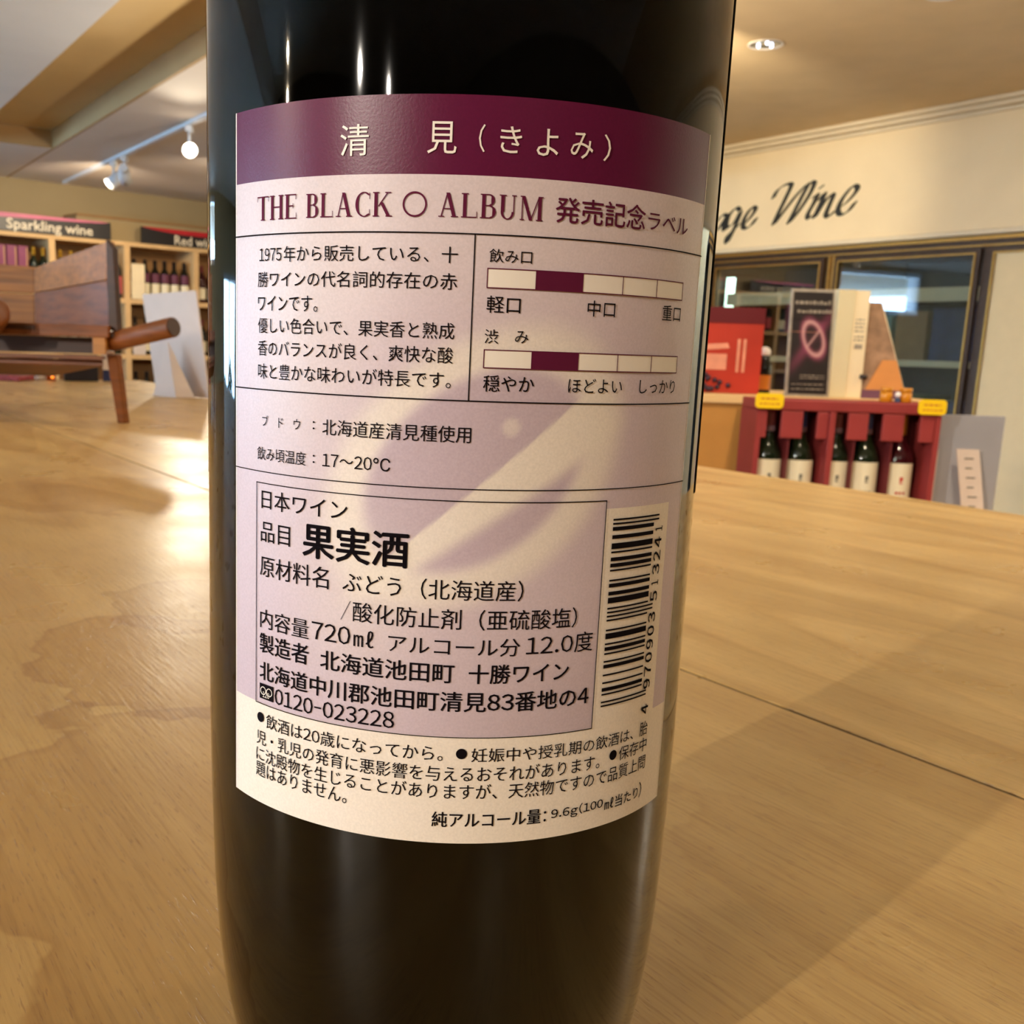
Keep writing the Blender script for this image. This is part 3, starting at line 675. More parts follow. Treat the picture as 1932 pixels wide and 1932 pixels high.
# downlights in the right ceiling
for (x, y, lab_) in [(1.64, 5.456, 'round recessed downlight with a bright reflector above the wine lettering'), (2.13, 4.66, 'round recessed downlight at the top edge of the picture')]:
    t = root('downlight', (x, y, ZC), 0, lab_, 'ceiling light', 'recessed downlights')
    MB().lathe([(.078, -.001), (.085, -.001), (.086, -.004), (.084, -.006), (.080, -.006), (.076, -.003)], n=40, cap=False).build('trim_ring', 'white_plastic', t)
    MB().lathe([(.077, -.002), (.070, -.004), (.045, -.0025), (.02, -.0015)], n=32, cap=False).build('reflector', 'chrome', t)
    for k in range(3):
        a = k*2.1+.4; MB().sphere((.036*math.cos(a), .036*math.sin(a), -.006), .008).build('bulb', mat('bulb_cool', (230, 240, 255), .3, emit=(220, 232, 255), es=5) if 'bulb_cool' not in bpy.data.materials else bpy.data.materials['bulb_cool'], t)
# ---------------------------------------------------------------- track spotlights on the low ceiling
tr = root('light_track', rqp(2.1, 0, ZL), 32, 'white light track on the low ceiling above the shelves', 'light track')
MB().box(-.017, .017, 2.6, 8.75, -.022, -.0005).build('rail', 'track_white', tr)
MB().box(-.019, .019, 8.752, 8.80, -.024, -.0005).build('end_cap', 'track_white', tr)
def head(loc, tgt, label, glow, group='track spotlights', z_top=None):
    """a spotlight: adapter and stem under the track, a can turned to tgt"""
    t = root('track_spotlight', loc, 0, label, 'spotlight', group)
    drop = .115; MB().box(-.018, .018, -.035, .035, -.035, -.001).build('adapter', 'track_white', t, bevel=.003)
    MB().tube((0, 0, -.034), (0, 0, -drop+.02), .009, n=12).build('stem', 'track_white', t)
    d = (Vector(tgt)-Vector(loc)-Vector((0, 0, -drop))).normalized(); c = Vector((0, 0, -drop-.015))
    MB().tube(c-d*.075, c+d*.045, .036, .041, 28).build('lamp_can', 'track_white', t)
    MB().tube(c-d*.105, c-d*.0755, .026, .034, 24).build('heat_sink', 'track_white', t)
    MB().tube(c+d*.0452, c+d*.049, .037, .037, 28).build('lens', 'lamp_glow' if glow else 'chrome', t)
    return t
head(rqp(2.1, 7.42, ZL-.0225), (-3.4, 7.4, .2), 'white track spotlight seen side on, left of its twin', False)
head(rqp(2.1, 7.16, ZL-.0225), (-2.3, 8.9, .3), 'white track spotlight seen from behind, right of its twin', False)
head(rqp(2.1, 5.90, ZL-.0225), (0.2, 0.2, .1), 'lit white track spotlight glaring towards the camera', True)
# ---------------------------------------------------------------- sign lettering on the fascia, brush script cut from thin board
def catmull(P, n=7):
    out = []
    for i in range(len(P)-1):
        p0, p1, p2, p3 = P[max(i-1, 0)], P[i], P[i+1], P[min(i+2, len(P)-1)]
        for k in range(n):
            t = k/n; out.append(tuple(.5*((2*b_)+(-a+c)*t+(2*a-5*b_+4*c-d)*t*t+(-a+3*b_-3*c+d)*t**3) for a, b_, c, d in zip(p0, p1, p2, p3)))
    return out+[P[-1]]
SCRIPT = {  # strokes in a box where the x height is .55, capitals 1.0; slanted
    'V': (.85, [[(.02, .80), (.10, .98), (.22, .95), (.24, .6), (.24, .02), (.45, .5), (.72, 1.0)]]),
    'W': (1.12, [[(.00, .76), (.12, .94), (.34, 1.0), (.20, .45), (.07, .0), (.30, .42), (.66, .98), (.50, .45), (.37, .02), (.60, .45), (.80, .98), (.88, .96)]]),
    'i': (.27, [[(.0, .36), (.16, .55), (.10, .25), (.09, .03), (.22, .10)], [(.21, .72), (.24, .76)]]),
    'n': (.52, [[(.0, .38), (.13, .55), (.10, .28), (.03, .0), (.18, .35), (.36, .55), (.36, .38), (.29, .08), (.38, .02), (.50, .14)]]),
    't': (.34, [[(.24, .85), (.12, .35), (.09, .05), (.18, .01), (.32, .14)], [(.04, .60), (.34, .62)]]),
    'a': (.50, [[(.40, .50), (.26, .56), (.08, .38), (.03, .12), (.12, .0), (.28, .18), (.40, .50), (.33, .12), (.38, .01), (.50, .12)]]),
    'g': (.50, [[(.42, .50), (.28, .56), (.10, .38), (.05, .14), (.14, .03), (.30, .20), (.42, .50), (.30, .0), (.10, -.42), (-.02, -.40), (.12, -.14), (.46, .10)]]),
    'e': (.42, [[(.04, .22), (.24, .34), (.34, .48), (.26, .57), (.10, .42), (.04, .16), (.12, .01), (.28, .05), (.42, .20)]]),
}
sg = root('wall_lettering', RLOC, RYAW, 'dark brush script lettering on the cream fascia above the wine coolers', 'sign')
def script_word(word, x0, z0, h, wsc):
    x = x0
    for ch in word:
        adv, strokes = SCRIPT[ch]; mb = MB()
        for S in strokes:
            pts = catmull(S, 6); nib = Vector((.062, .045))*h*1.3
            q = [Vector((x+px*h*wsc+pz*h*.34, z0+pz*h)) for px, pz in pts]; n = len(q); vs = []
            for y in (-.012, -.0005):
                for c in q: vs += [(c.x-nib.x, y, c.y-nib.y), (c.x+nib.x, y, c.y+nib.y)]
            fs = []
            for i in range(n-1):
                a, b_, o = 2*i, 2*i+2, 2*n
                fs += [(a, a+1, b_+1, b_), (o+a, o+b_, o+b_+1, o+a+1), (a, b_, o+b_, o+a), (a+1, o+a+1, o+b_+1, b_+1)]
            fs += [(0, 2*n, 2*n+1, 1), (2*n-2, 2*n-1, 4*n-1, 4*n-2)]
            mb.add(vs, fs)
        mb.build('letter', 'letter_black', sg); x += adv*h*wsc*.93
    return x
LETTERS = [  # brush letters, x and height in millimetres along the fascia from the start of the capital W
    [[(0, 182), (28, 228), (84, 258), (146, 258), (112, 178), (62, 84), (24, 0), (92, 70), (202, 185), (287, 248), (245, 168), (190, 68), (154, -2), (232, 75), (308, 178), (336, 244), (316, 258)]],
    [[(340, 152), (371, 170), (350, 118), (308, 46), (318, 16), (357, 38)], [(392, 210), (402, 220)]],
    [[(392, 134), (427, 172), (413, 126), (364, 18), (427, 108), (483, 158), (497, 144), (476, 92), (455, 33), (476, 14), (525, 50)]],
    [[(539, 56), (609, 96), (672, 158), (672, 190), (637, 192), (574, 126), (546, 60), (567, 20), (623, 34), (672, 90)]],
    [[(-413, 97), (-455, 104), (-525, 44), (-532, -10), (-497, -2), (-434, 66), (-406, 103), (-434, 26), (-427, -8), (-392, 14)]],
    [[(-294, 122), (-329, 145), (-392, 97), (-413, 32), (-392, 10), (-329, 50), (-287, 112), (-322, 22), (-378, -80), (-399, -99), (-392, -53), (-315, 5), (-259, 40)]],
    [[(-259, 14), (-203, 54), (-154, 108), (-161, 135), (-196, 126), (-245, 64), (-252, 6), (-224, -10), (-175, 10), (-140, 52)]],
]
for L_ in LETTERS:
    mb = MB()
    for S in L_:
        pts = [Vector((-5.20+x/1000, 1.045+z/1000)) for x, z in catmull(S, 6)]; n = len(pts); nib = Vector((.0165, .0085)); vs = []
        for y in (-.012, -.0005):
            for c in pts: vs += [(c.x-nib.x, y, c.y-nib.y), (c.x+nib.x, y, c.y+nib.y)]
        fs = []; o = 2*n
        for i in range(n-1):
            a, b_ = 2*i, 2*i+2; fs += [(a, a+1, b_+1, b_), (o+a, o+b_, o+b_+1, o+a+1), (a, b_, o+b_, o+a), (a+1, o+a+1, o+b_+1, b_+1)]
        fs += [(0, 2*n, 2*n+1, 1), (2*n-2, 2*n-1, 4*n-1, 4*n-2)]; mb.add(vs, fs)
    mb.build('letter', 'letter_black', sg)
script_word('Vint', -6.45, 1.05, .245, 1.0)
# ================================================================ glass-doored wine coolers along the right wall
co = root('wine_cooler', (RLOC[0], RLOC[1], ZF), RYAW, 'bronze framed glass door wine cooler built into the right wall', 'cooler')
Z = lambda z: z-ZF
MB().box(-8.0, -2.0, .02, .10, Z(.795), Z(.868)).build('top_frame', 'bronze_dark', co)
MB().box(-8.0, -2.0, .002, .02, Z(.842), Z(.862)).build('gold_strip', 'gold_strip', co)
MB().box(-8.0, -2.0, .004, .02, Z(.803), Z(.812)).build('gold_strip', 'gold_strip', co)
MB().box(-8.0, -2.0, .02, .84, 0, Z(-.85)).build('plinth', 'bronze_dark', co)
MB().box(-8.0, -2.0, .80, .84, Z(-.85), Z(.868)).build('back_panel', 'cooler_dark', co)
MB().box(-8.0, -2.0, .10, .80, Z(.80), Z(.868)).build('top_panel', 'cooler_dark', co)
MB().box(-5.86, -5.70, .02, .80, Z(-.85), Z(.80)).build('post', 'bronze_dark', co)
MB().box(-4.715, -4.635, .02, .80, Z(-.85), Z(.80)).build('post', 'bronze', co)
MB().box(-3.63, -3.58, .02, .80, Z(-.85), Z(.80)).build('post', 'bronze_dark', co)
for x in (-4.69, -4.655): MB().box(x-.006, x+.006, .008, .02, Z(-.85), Z(.80)).build('gold_strip', 'gold_strip', co)
def door(x0, x1, panel, handle_x):
    d = MB(); t, z0, z1 = .055, Z(-.84), Z(.79)
    for q in [(x0, x1, z0, z0+t), (x0, x1, z1-.022, z1), (x0, x0+t*.45, z0+t, z1-.022), (x1-t*.45, x1, z0+t, z1-.022)]: d.box(q[0], q[1], -.012, .018, q[2], q[3])
    f = d.build('door', 'bronze_dark', co, kind=None)
    for q in [(x0+.024, x1-.024, z1-.034, z1-.024), (x0+.024, x0+.034, z0+t, z1-.034), (x1-.034, x1-.024, z0+t, z1-.034)]:
        MB().box(q[0], q[1], -.020, -.0125, q[2], q[3]).build('door_strip', 'gold_strip', f)
    MB().box(x0+.03, x1-.03, .001, .006, z0+.05, z1-.03).build('glass_pane' if not panel else 'blind_panel', 'cream_panel' if panel else 'pane_coated', f)
    if handle_x: MB().tube((handle_x, -.055, Z(-.38)), (handle_x, -.055, Z(-.22)), .010, n=12).tube((handle_x, -.055, Z(-.235)), (handle_x, -.012, Z(-.235)), .008, n=10).tube((handle_x, -.055, Z(-.365)), (handle_x, -.012, Z(-.365)), .008, n=10).build('handle', 'bronze_dark', f)
door(-5.695, -4.718, False, None); door(-4.632, -3.634, False, None); door(-3.576, -2.40, True, -3.545)
for z in (.505, .10, -.30):
    for x0, x1 in ((-5.70, -4.72), (-4.63, -3.635)):
        s = MB().box(x0, x1, .12, .78, Z(z), Z(z)+.012).build('shelf', 'cooler_dark', co)
        MB().box(x0+.06, x1, .095, .119, Z(z)-.012, Z(z)+(.075 if z > .5 else .028)).build('shelf_edge', 'shelf_cream', s)
MB().box(-5.66, -5.60, .10, .13, Z(.30), Z(.70)).build('light_tube', 'tube_glow', co)
for x in (-5.2, -4.12):
    l = bpy.data.lights.new('cooler_fill', 'AREA'); l.shape = 'RECTANGLE'; l.size = .7; l.size_y = .05; l.energy = 7; l.color = (.9, .97, 1.0)  # added fill light to brighten the cooler inside
    o = bpy.data.objects.new('cooler_fill', l); COL.objects.link(o); v = Matrix.Rotation(math.radians(RYAW), 3, 'Z') @ Vector((x, .14, 0)); o.location = (RLOC[0]+v.x, RLOC[1]+v.y, .785); o.rotation_euler = (math.radians(25), 0, math.radians(RYAW))
    MB().box(x-.36, x+.36, .11, .17, Z(.788), Z(.799)).build('fill_strip', 'white_plastic', co)  # made-up fitting for the added light
# what stands in the coolers
def rpos(x, y, z): v = Matrix.Rotation(math.radians(RYAW), 3, 'Z') @ Vector((x, y, 0)); return (RLOC[0]+v.x, RLOC[1]+v.y, z)
def rbox(name, x0, x1, y0, y1, z0, z1, m, label, cat, group=None):
    c = ((x0+x1)/2, (y0+y1)/2); o = B(x0-c[0], x1-c[0], y0-c[1], y1-c[1], 0, z1-z0).build(name, m, bevel=.004)
    o.location = rpos(c[0], c[1], z0); o.rotation_euler = (0, 0, math.radians(RYAW)); return tag(o, label, cat, group)
for a in [(-4.53, -4.30, .113, .42, 'carton_teal', 'pale teal carton on the cooler shelf behind the leaning card'),
          (-4.27, -4.05, .113, .44, 'carton_brown', 'brown carton in the cooler, right of the teal carton'),
          (-4.02, -3.72, .113, .46, 'carton_blue', 'dark blue carton at the right end of the cooler shelf')]:
    rbox('carton', a[0], a[1], .20, .50, a[2], a[3], a[4], a[5], 'box', 'cartons in the cooler')
rbox('carton', -4.30, -3.98, .16, .45, -.287, -.09, 'carton_green', 'low olive green crate on the cooler shelf under the brown carton', 'box', 'cartons in the cooler')
rbox('carton', -3.93, -3.70, .16, .45, -.287, -.12, 'carton_blue', 'low blue crate beside the olive green crate in the cooler', 'box', 'cartons in the cooler')
# ---------------------------------------------------------------- wine bottles in general
BP = [(.0, .004), (.030, .0), (.0345, .003), (.036, .010), (.036, .190), (.034, .203), (.026, .219), (.0175, .232), (.0142, .245), (.0138, .2485)]
def bottle(loc, yaw, body, caps, labelm, lz, label, group, h=.30, r=.036, ring=None, marks=None, mark_m='mark_grey', neck=None, parts=True):
    t = root('wine_bottle', loc, yaw, label, 'wine bottle', group); k = h/.30; q = r/.036
    MB().lathe([(a*q, z*k) for a, z in BP], n=28).build('glass_body', body, t)
    n0 = .2490
    MB().lathe([(.0143*q, n0*k), (.0150*q, (n0+.001)*k), (.0146*q, .290*k), (.0153*q, .2905*k), (.0153*q, .2995*k), (0, .300*k)], n=20).build('capsule', caps, t)
    if ring: MB().lathe([(.0152*q, n0*k), (.0158*q, (n0+.002)*k), (.0158*q, (n0+.010)*k), (.0150*q, (n0+.012)*k)], n=20, cap=False).build('capsule_ring', ring, t)
    if labelm:
        for i, (m_, z0, z1) in enumerate(labelm):
            l = MB().lathe([((.0362)*q, z0*k), ((.0362)*q, z1*k)], n=20, cap=False, a0=-1.25, a1=1.25).build('label', m_, t)
            if marks and i == 0:
                for (sx, sz_, w_, h_) in marks:
                    a = sx/.0364
                    MB().lathe([(.0364*q, (z0+sz_)*k), (.0364*q, (z0+sz_+h_)*k)], n=3, cap=False, a0=a-w_/2/.0364, a1=a+w_/2/.0364).build('label_mark', mark_m, l)
    return t
EMB = [(-.002, .068, .004, .012), (.002, .070, .004, .010), (0, .064, .008, .003), (-.008, .040, .006, .006), (0, .040, .006, .006), (.009, .040, .006, .006)]
# ================================================================ counter, rack and goods to the right, beyond the table
ct = root('display_counter', (.30, 2.43, ZF), 0, 'brown wooden counter behind the red rack that carries the posters', 'counter')
MB().box(0, .92, 0, .42, Z(.0115), Z(.032)).build('countertop', 'maple', ct, bevel=.002)
MB().box(.01, .495, .01, .40, 0, Z(.011)).build('front_panel', 'kraft', ct); MB().box(.505, .91, .02, .40, 0, Z(.011)).build('front_panel', 'kraft', ct)
lt = root('low_table', (.70, 2.08, ZF), 0, 'low table standing behind the plywood table under the red rack', 'table')
MB().box(0, 1.0, 0, .345, Z(-.33), Z(-.302)).build('table_top', 'maple', lt, bevel=.002)
for x in (.03, .92):
    for y in (.03, .27): MB().box(x, x+.045, y, y+.045, 0, Z(-.33)).build('leg', 'maple', lt)
rk = root('bottle_rack', (.745, 2.30, -.3015), 0, 'dark red wooden rack with five label-forward wine bottles', 'rack')
zz = lambda z: z+.3015
MB().box(0, .408, 0, .115, zz(.006), zz(.030)).build('top_board', 'red_rack', rk, bevel=.003)
MB().box(0, .408, 0, .115, .0005, .012).build('bottom_board', 'red_rack', rk)
MB().box(.012, .396, .107, .115, .0125, zz(.0055)).build('back_board', 'red_rack_dark', rk)
MB().box(0, .0115, 0, .115, .0125, zz(.0055)).build('side_board', 'red_rack', rk); MB().box(.3965, .408, 0, .115, .0125, zz(.0055)).build('side_board', 'red_rack', rk)
MB().box(.161, .174, -.004, .106, .0125, zz(.0055)).build('middle_board', 'red_rack', rk, bevel=.001)
for x in (.0760, .2225, .3060): MB().box(x, x+.003, .006, .106, .0125, zz(-.058)).build('divider', 'red_rack_dark', rk)
for x0, x1 in ((.012, .024), (.056, .1035), (.136, .160), (.204, .249), (.281, .328), (.364, .396)):
    MB().box(x0, x1, .001, .012, zz(-.055), zz(.005)).build('neck_block', 'red_rack', rk, bevel=.002)
for x, b_, cp, rg, lb, mk in [(.791, 'bottle_green', 'capsule_maroon', 'ring_pale', 'maroon capsule, leftmost in the red rack', 'mark_grey'), (.862, 'bottle_green', 'capsule_blue', 'ring_pale', 'blue capsule, left of the rack middle board', 'mark_grey'),
                      (.944, 'bottle_green', 'capsule_maroon', 'ring_pale', 'maroon capsule, just right of the rack middle board', 'mark_grey'), (1.011, 'bottle_green', 'capsule_blue', 'ring_pale', 'blue capsule, second from the right in the red rack', 'mark_grey'),
                      (1.089, 'bottle_red', 'capsule_gold', None, 'gold capsule at the right end of the red rack', 'mark_red')]:
    bottle((x, 2.353, -.2885), 0, b_, cp, [('label_cream', .075, .186)], 0, 'cream labelled wine bottle with '+lb, 'wine bottles in the red rack', h=.296, r=.0345, ring=rg, marks=EMB, mark_m=mk)
def blob_strokes(mb, x0, x1, z0, z1, rows, y, seed, th=.0012):
    """unreadable small print: short broken strokes in rows"""
    r_ = random.Random(seed)
    for i in range(rows):
        z = z1-(z1-z0)*(i+.5)/rows; x = x0
        while x < x1:
            w_ = r_.uniform(.004, .011); mb.box(x, min(x1, x+w_), y-.0004, y, z-th, z+th*r_.uniform(.3, 1.2)); x += w_+.0025
    return mb
for (x, z, lb) in [(.768, .026, 'yellow rounded price tag on the left corner of the red rack'), (1.127, .0235, 'yellow rounded price tag on the right corner of the red rack')]:
    t = root('price_tag', (x, 2.2925, z), 0, lb, 'price tag', 'yellow price tags')
    rounded(MB(), .031, .0165, .009, 0, .004).build('tag_plate', 'tag_yellow', t, bevel=.0008)
    blob_strokes(MB(), -.020, .018, .001, .009, 1, -.0003, 5).build('print', 'mark_red', t, kind='stuff'); blob_strokes(MB(), -.022, .022, -.010, -.002, 1, -.0003, 9).build('print', 'mark_red', t, kind='stuff')
for x, lb in ((1.045, 'small amber cap left of the white bead on the red rack'), (1.088, 'small amber cap right of the white bead on the red rack')):
    t = root('amber_pot', (x, 2.345, .0303), 0, lb, 'pot', 'amber caps on the rack')
    MB().lathe([(.012, 0), (.0135, .001), (.0135, .020), (.0115, .022)], n=24).build('pot_body', 'amber_pot', t); MB().lathe([(.0125, .0222), (.0135, .0225), (.0135, .031), (.0125, .032)], n=24).build('lid', 'amber_pot', t)
t = root('bead_figure', (1.0665, 2.335, .0303), 0, 'tiny blue peg with a white round head between two amber caps', 'ornament')
MB().lathe([(.006, 0), (.0062, .001), (.005, .010)], n=16).build('peg', 'carton_blue', t); MB().sphere((0, 0, .0165), .0068).build('bead', 'white_plastic', t)
# posters on the counter
t = root('red_poster', (.62, 2.50, .0323), 0, 'red and orange poster board with a maroon header on the counter', 'poster')
MB().box(0, .188, 0, .012, 0, .201).build('board', 'poster_red', t, bevel=.001)
MB().box(0, .188, -.0012, -.0002, .164, .201).build('header', 'poster_maroon', t)
blob_strokes(MB(), .03, .10, .172, .193, 2, -.0016, 3).build('header_print', 'poster_pale', t, kind='stuff')
MB().lathe([(.0, 0), (.008, .0)], n=20, cap=False).build('emblem', 'emblem_dark', t); e = t.children[-1]; e.rotation_euler = (math.radians(90), 0, 0); e.location = (.125, -.0014, .147)
MB().lathe([(.0, 0), (.008, .0)], n=20, cap=False).build('emblem', 'emblem_green', t); e = t.children[-1]; e.rotation_euler = (math.radians(90), 0, 0); e.location = (.150, -.0014, .147)
MB().box(.035, .105, -.001, -.0002, .055, .092).build('printed_wall', 'poster_pale', t); MB().hexa([(.025, -.001, .098), (.11, -.001, .106), (.11, -.0002, .106), (.025, -.0002, .098), (.03, -.001, .112), (.105, -.001, .118), (.105, -.0002, .118), (.03, -.0002, .112)]).build('printed_roof', 'poster_pale', t)
for x in (.128, .142): MB().box(x, x+.007, -.001, -.0002, .05, .128).build('printed_column', 'poster_pale', t)
mb = MB(); r_ = random.Random(2)
for i in range(26): a, b_ = r_.gauss(.062, .022), abs(r_.gauss(.0, .016)); mb.sphere((max(.01, a), -.0015, .008+min(.035, b_)), .0062, 8)
mb.build('grapes', 'grape', t, kind='stuff')
# black poster with a pale ring on a grey easel frame
t = root('poster_stand', (.855, 2.452, .0323), 0, 'framed black poster with a pink ring and a diagonal streak', 'poster')
def lean(z): return z*.10
MB().box(0, .103, 0, .008, 0, .247, top=(.002, -.001, .024, .024)).build('frame', 'print_grey', t, bevel=.001)
pm, pn, pl_, pb = newmat('poster_print'); at_ = pn.new('ShaderNodeAttribute'); at_.attribute_name = 'art'; pl_.new(at_.outputs['Color'], pb.inputs['Base Color']); pb.inputs['Roughness'].default_value = .35
NX, NZ = 46, 100; mb = MB()
for j in range(NZ+1):
    for i in range(NX+1): mb.v.append((.006+.091*i/NX, -.0012+.0975*(.006+.234*j/NZ), .006+.234*j/NZ))
for j in range(NZ):
    for i in range(NX): mb.f.append((j*(NX+1)+i, j*(NX+1)+i+1, (j+1)*(NX+1)+i+1, (j+1)*(NX+1)+i)); mb.mi.append(0); mb.smooth.append(False)
o = mb.build('print', pm, t, attr='art'); ca = o.data.color_attributes.new('art', 'FLOAT_COLOR', 'POINT')
K0, KP, KW, KT_ = lin((40, 33, 31)), lin((150, 70, 96)), lin((196, 150, 144)), lin((96, 82, 70))
for j in range(NZ+1):
    for i in range(NX+1):
        u, v = i/NX*.091, j/NZ*.234; c = K0
        dx, dy = u-.052, v-.128; a = math.radians(30); p_, q_ = dx*math.cos(a)+dy*math.sin(a), -dx*math.sin(a)+dy*math.cos(a)
        p_, q_ = dx*math.cos(-.35)-dy*math.sin(-.35)*1.0, dx*math.sin(-.35)+dy*math.cos(-.35)
        e = math.hypot(p_/.020, q_/.036)
        d2 = (dx*-.82+dy*.57); al = dx*.57+dy*.82
        c = mixc(c, KP, .75*math.exp(-(d2/.011)**2)*(1 if abs(al) > .02 else .2)*max(0, 1-abs(al)/.11)); c = mixc(c, KP, .8*math.exp(-((e-1.15)/.28)**2)); c = mixc(c, KW, .9*math.exp(-((e-1.1)/.14)**2))
        c = mixc(c, KW, .8*math.exp(-(d2/.0022)**2) if e < 1.1 else 0)
        ca.data[j*(NX+1)+i].color = c+(1,)
for z0, z1, s_, th in ((.206, .226, 11, .0042), (.188, .202, 12, .0036)): blob_strokes(MB(), .010, .092, z0, z1, 1, -.0016, s_, th).build('title_print', 'print_grey', t, kind='stuff'); t.children[-1].location = (0, .0975*z0, 0)
for z0, z1, s_, x0 in ((.040, .052, 21, .03), (.012, .034, 22, .012)): blob_strokes(MB(), x0, .088, z0, z1, 2, -.0016, s_).build('small_print', 'print_grey', t, kind='stuff'); t.children[-1].location = (0, .0975*z0, 0)
# cream upright box beside it
t = root('display_box', (.960, 2.46, .0323), 0, 'tall cream display box right of the black poster with small grey print', 'box')
MB().box(0, .040, 0, .05, 0, .2475).build('side_panel', 'box_white', t, bevel=.001); MB().box(.0405, .078, .004, .05, 0, .2465, top=(0, -.003, 0, 0)).build('front_panel', 'shelf_cream', t, bevel=.001)
for z0, z1, s_ in ((.150, .185, 31), (.130, .145, 32)): blob_strokes(MB(), .047, .069, z0, z1, 4 if s_ == 31 else 2, .0036, s_, .0014).build('small_print', 'mark_grey', t, kind='stuff')
MB().box(.050, .068, .003, .0038, .114, .124).build('print_block', 'print_grey', t)
# leaning photo card
t = root('photo_card', (1.040, 2.47, .0323), 0, 'leaning photo card in brown and orange tones right of the cream box', 'card')
q = [(0, 0, .0), (.108, 0, .0), (.036, .03, .222), (-.012, .03, .222)]
MB().slab(q, .003).build('board', 'photo_brown', t); mb = MB(); mb.hexa([(.002, -.0035, .008), (.103, -.0035, .008), (.103, -.0005, .008), (.002, -.0005, .008), (.045, .004, .09), (.078, .004, .09), (.078, .0075, .09), (.045, .0075, .09)]); mb.build('printed_table', 'wood_orange', t)
MB().box(.000, .106, -.005, -.0036, .0, .02).build('bottom_edge', 'plum_edge', t)
MB().tube((.109, 0, .001), (.037, .028, .224), .0012, n=8).build('card_edge', 'shelf_cream', t); MB().tube((-.001, -.003, .045), (.0, -.003, .055), .010, n=14).build('printed_spot', 'poster_black', t)
# small sparkling bottle between the posters
t = root('small_bottle', (.835, 2.56, .0323), 0, 'small dark bottle with a white top and an orange label behind the posters', 'bottle')
MB().lathe([(.016, 0), (.019, .002), (.019, .062), (.016, .074), (.012, .082), (.012, .092)], n=24).build('glass_body', 'bottle_black', t)
MB().lathe([(.0192, .010), (.0192, .045)], n=24, cap=False).build('label', 'bottle_orange', t); MB().sphere((0, 0, .099), .014).build('white_cap', 'white_plastic', t)
# grey translucent panel and the two narrow cards
def rs(x, z, k=2.40/2.6): return x*k, CAM_H+(z-CAM_H)*k
t = root('acrylic_panel', (1.175, 2.405, -.3015), 0, 'grey translucent plastic panel standing right of the red rack', 'panel')
MB().box(0, .178, 0, .004, .0005, .305).build('sheet', 'acrylic_grey', t, bevel=.0015); MB().box(-.004, .182, -.02, .02, -.0001+.0001, .0004).build('foot', 'acrylic_grey', t)
for (x, w_, z1, ln, lb, sd) in [(1.165, .026, -.080, .018, 'narrow cream card half hidden by the right side of the red rack', 41), (1.232, .052, -.072, -.030, 'narrow cream leaning card in front of the grey panel', 42)]:
    t = root('info_card', (x, 2.36, -.3015), 0, lb, 'card', 'narrow cream cards')
    h_ = z1+.3015; s_ = MB().box(0, w_, 0, .002, .0005, h_, top=(ln-.012, ln-.012, .012, .012)).build('card_sheet', 'white_card', t)
    t.location.x += -(ln-.012)
    g = MB()
    for i in range(7): zq = h_-.02-i*.022; g.box(w_*.32+(ln-.012)*zq/h_, w_*(.62 if i % 2 else .72)+(ln-.012)*zq/h_, .012*zq/h_-.001, .012*zq/h_-.0003, zq-.003, zq)
    g.build('print', 'mark_grey', t, kind='stuff')
# ================================================================ wine shelves along the left wall
sh = root('wine_shelf', (LLOC[0], LLOC[1], ZF), LYAW, 'long pale wooden wall shelf full of wine bottles under the black signs', 'shelf')
UP = [-1.69, -1.08, -.463, .152, .774, 1.39]
MB().box(-1.72, 1.42, 0, .36, Z(.835), Z(.868)).build('top_board', 'maple_shelf', sh)
MB().box(-1.72, 1.42, .345, .36, 0, Z(.834)).build('back_board', 'shelf_inside', sh)
for x in UP: MB().box(x-.024, x+.024, 0, .344, 0, Z(.834)).build('upright', 'maple_shelf', sh)
SZ = [.380, -.070, -.52]
for a, b_ in zip(UP, UP[1:]):
    for z in SZ: MB().box(a+.0245, b_-.0245, .004, .344, Z(z), Z(z+.038)).build('shelf_board', 'maple_shelf', sh)
    MB().box(a+.0245, b_-.0245, .01, .344, 0.0005, Z(-.96)).build('shelf_board', 'maple_shelf', sh)
stt('trim_5', B(-.215, 2.9, .12, .398, .87, 1.045), 'plaster_left', LLOC, LYAW); stt('trim_6', B(-.215, 2.9, .10, .398, 1.046, 1.062), 'shelf_inside', LLOC, LYAW)  # trim_6, the brown upper strip, is no real trim but stands for a shadow line on the wall
def lpos(x, y, z): v = Matrix.Rotation(A40, 3, 'Z') @ Vector((x, y, 0)); return (LLOC[0]+v.x, LLOC[1]+v.y, z)
def sign(x0, x1, txt, tx0, tx1, band, label):
    t = root('shelf_sign', lpos(x0, -.02, .8685), LYAW, label, 'sign', 'black shelf signs')
    w_ = x1-x0; MB().box(0, w_, 0, .02, 0, .131).build('sign_board', 'sign_black', t)
    mb = MB(); n = 20; vs = []
    for i in range(n+1):
        u = i/n; zb = .131-.040*math.sin(math.pi*u)**.8 if txt[0] == 'R' else .131-.034*(1-u)**.5-.002
        vs += [(u*w_*.98, -.001, zb), (u*w_*.98, -.001, .131)]
    mb.add(vs, [(2*i, 2*i+2, 2*i+3, 2*i+1) for i in range(n)]); mb.build('colour_band', band, t)
    mb = MB(); plate_text(mb, txt, tx0-x0, tx1-x0, .047+(-.004 if 'g' in txt else 0), .098 if 'g' in txt else .075, -.0015, .012); mb.build('lettering', 'sign_white', t)
sign(-.96, .008, 'Sparkling wine', -.81, -.14, 'sign_pink', 'black Sparkling wine sign with a pink swoosh on top of the shelf')
sign(.272, 1.25, 'Red wine', .565, .965, 'sign_red', 'black Red wine sign with a red arc on top of the shelf')
ORD = ['first', 'second', 'third', 'fourth', 'fifth', 'sixth']
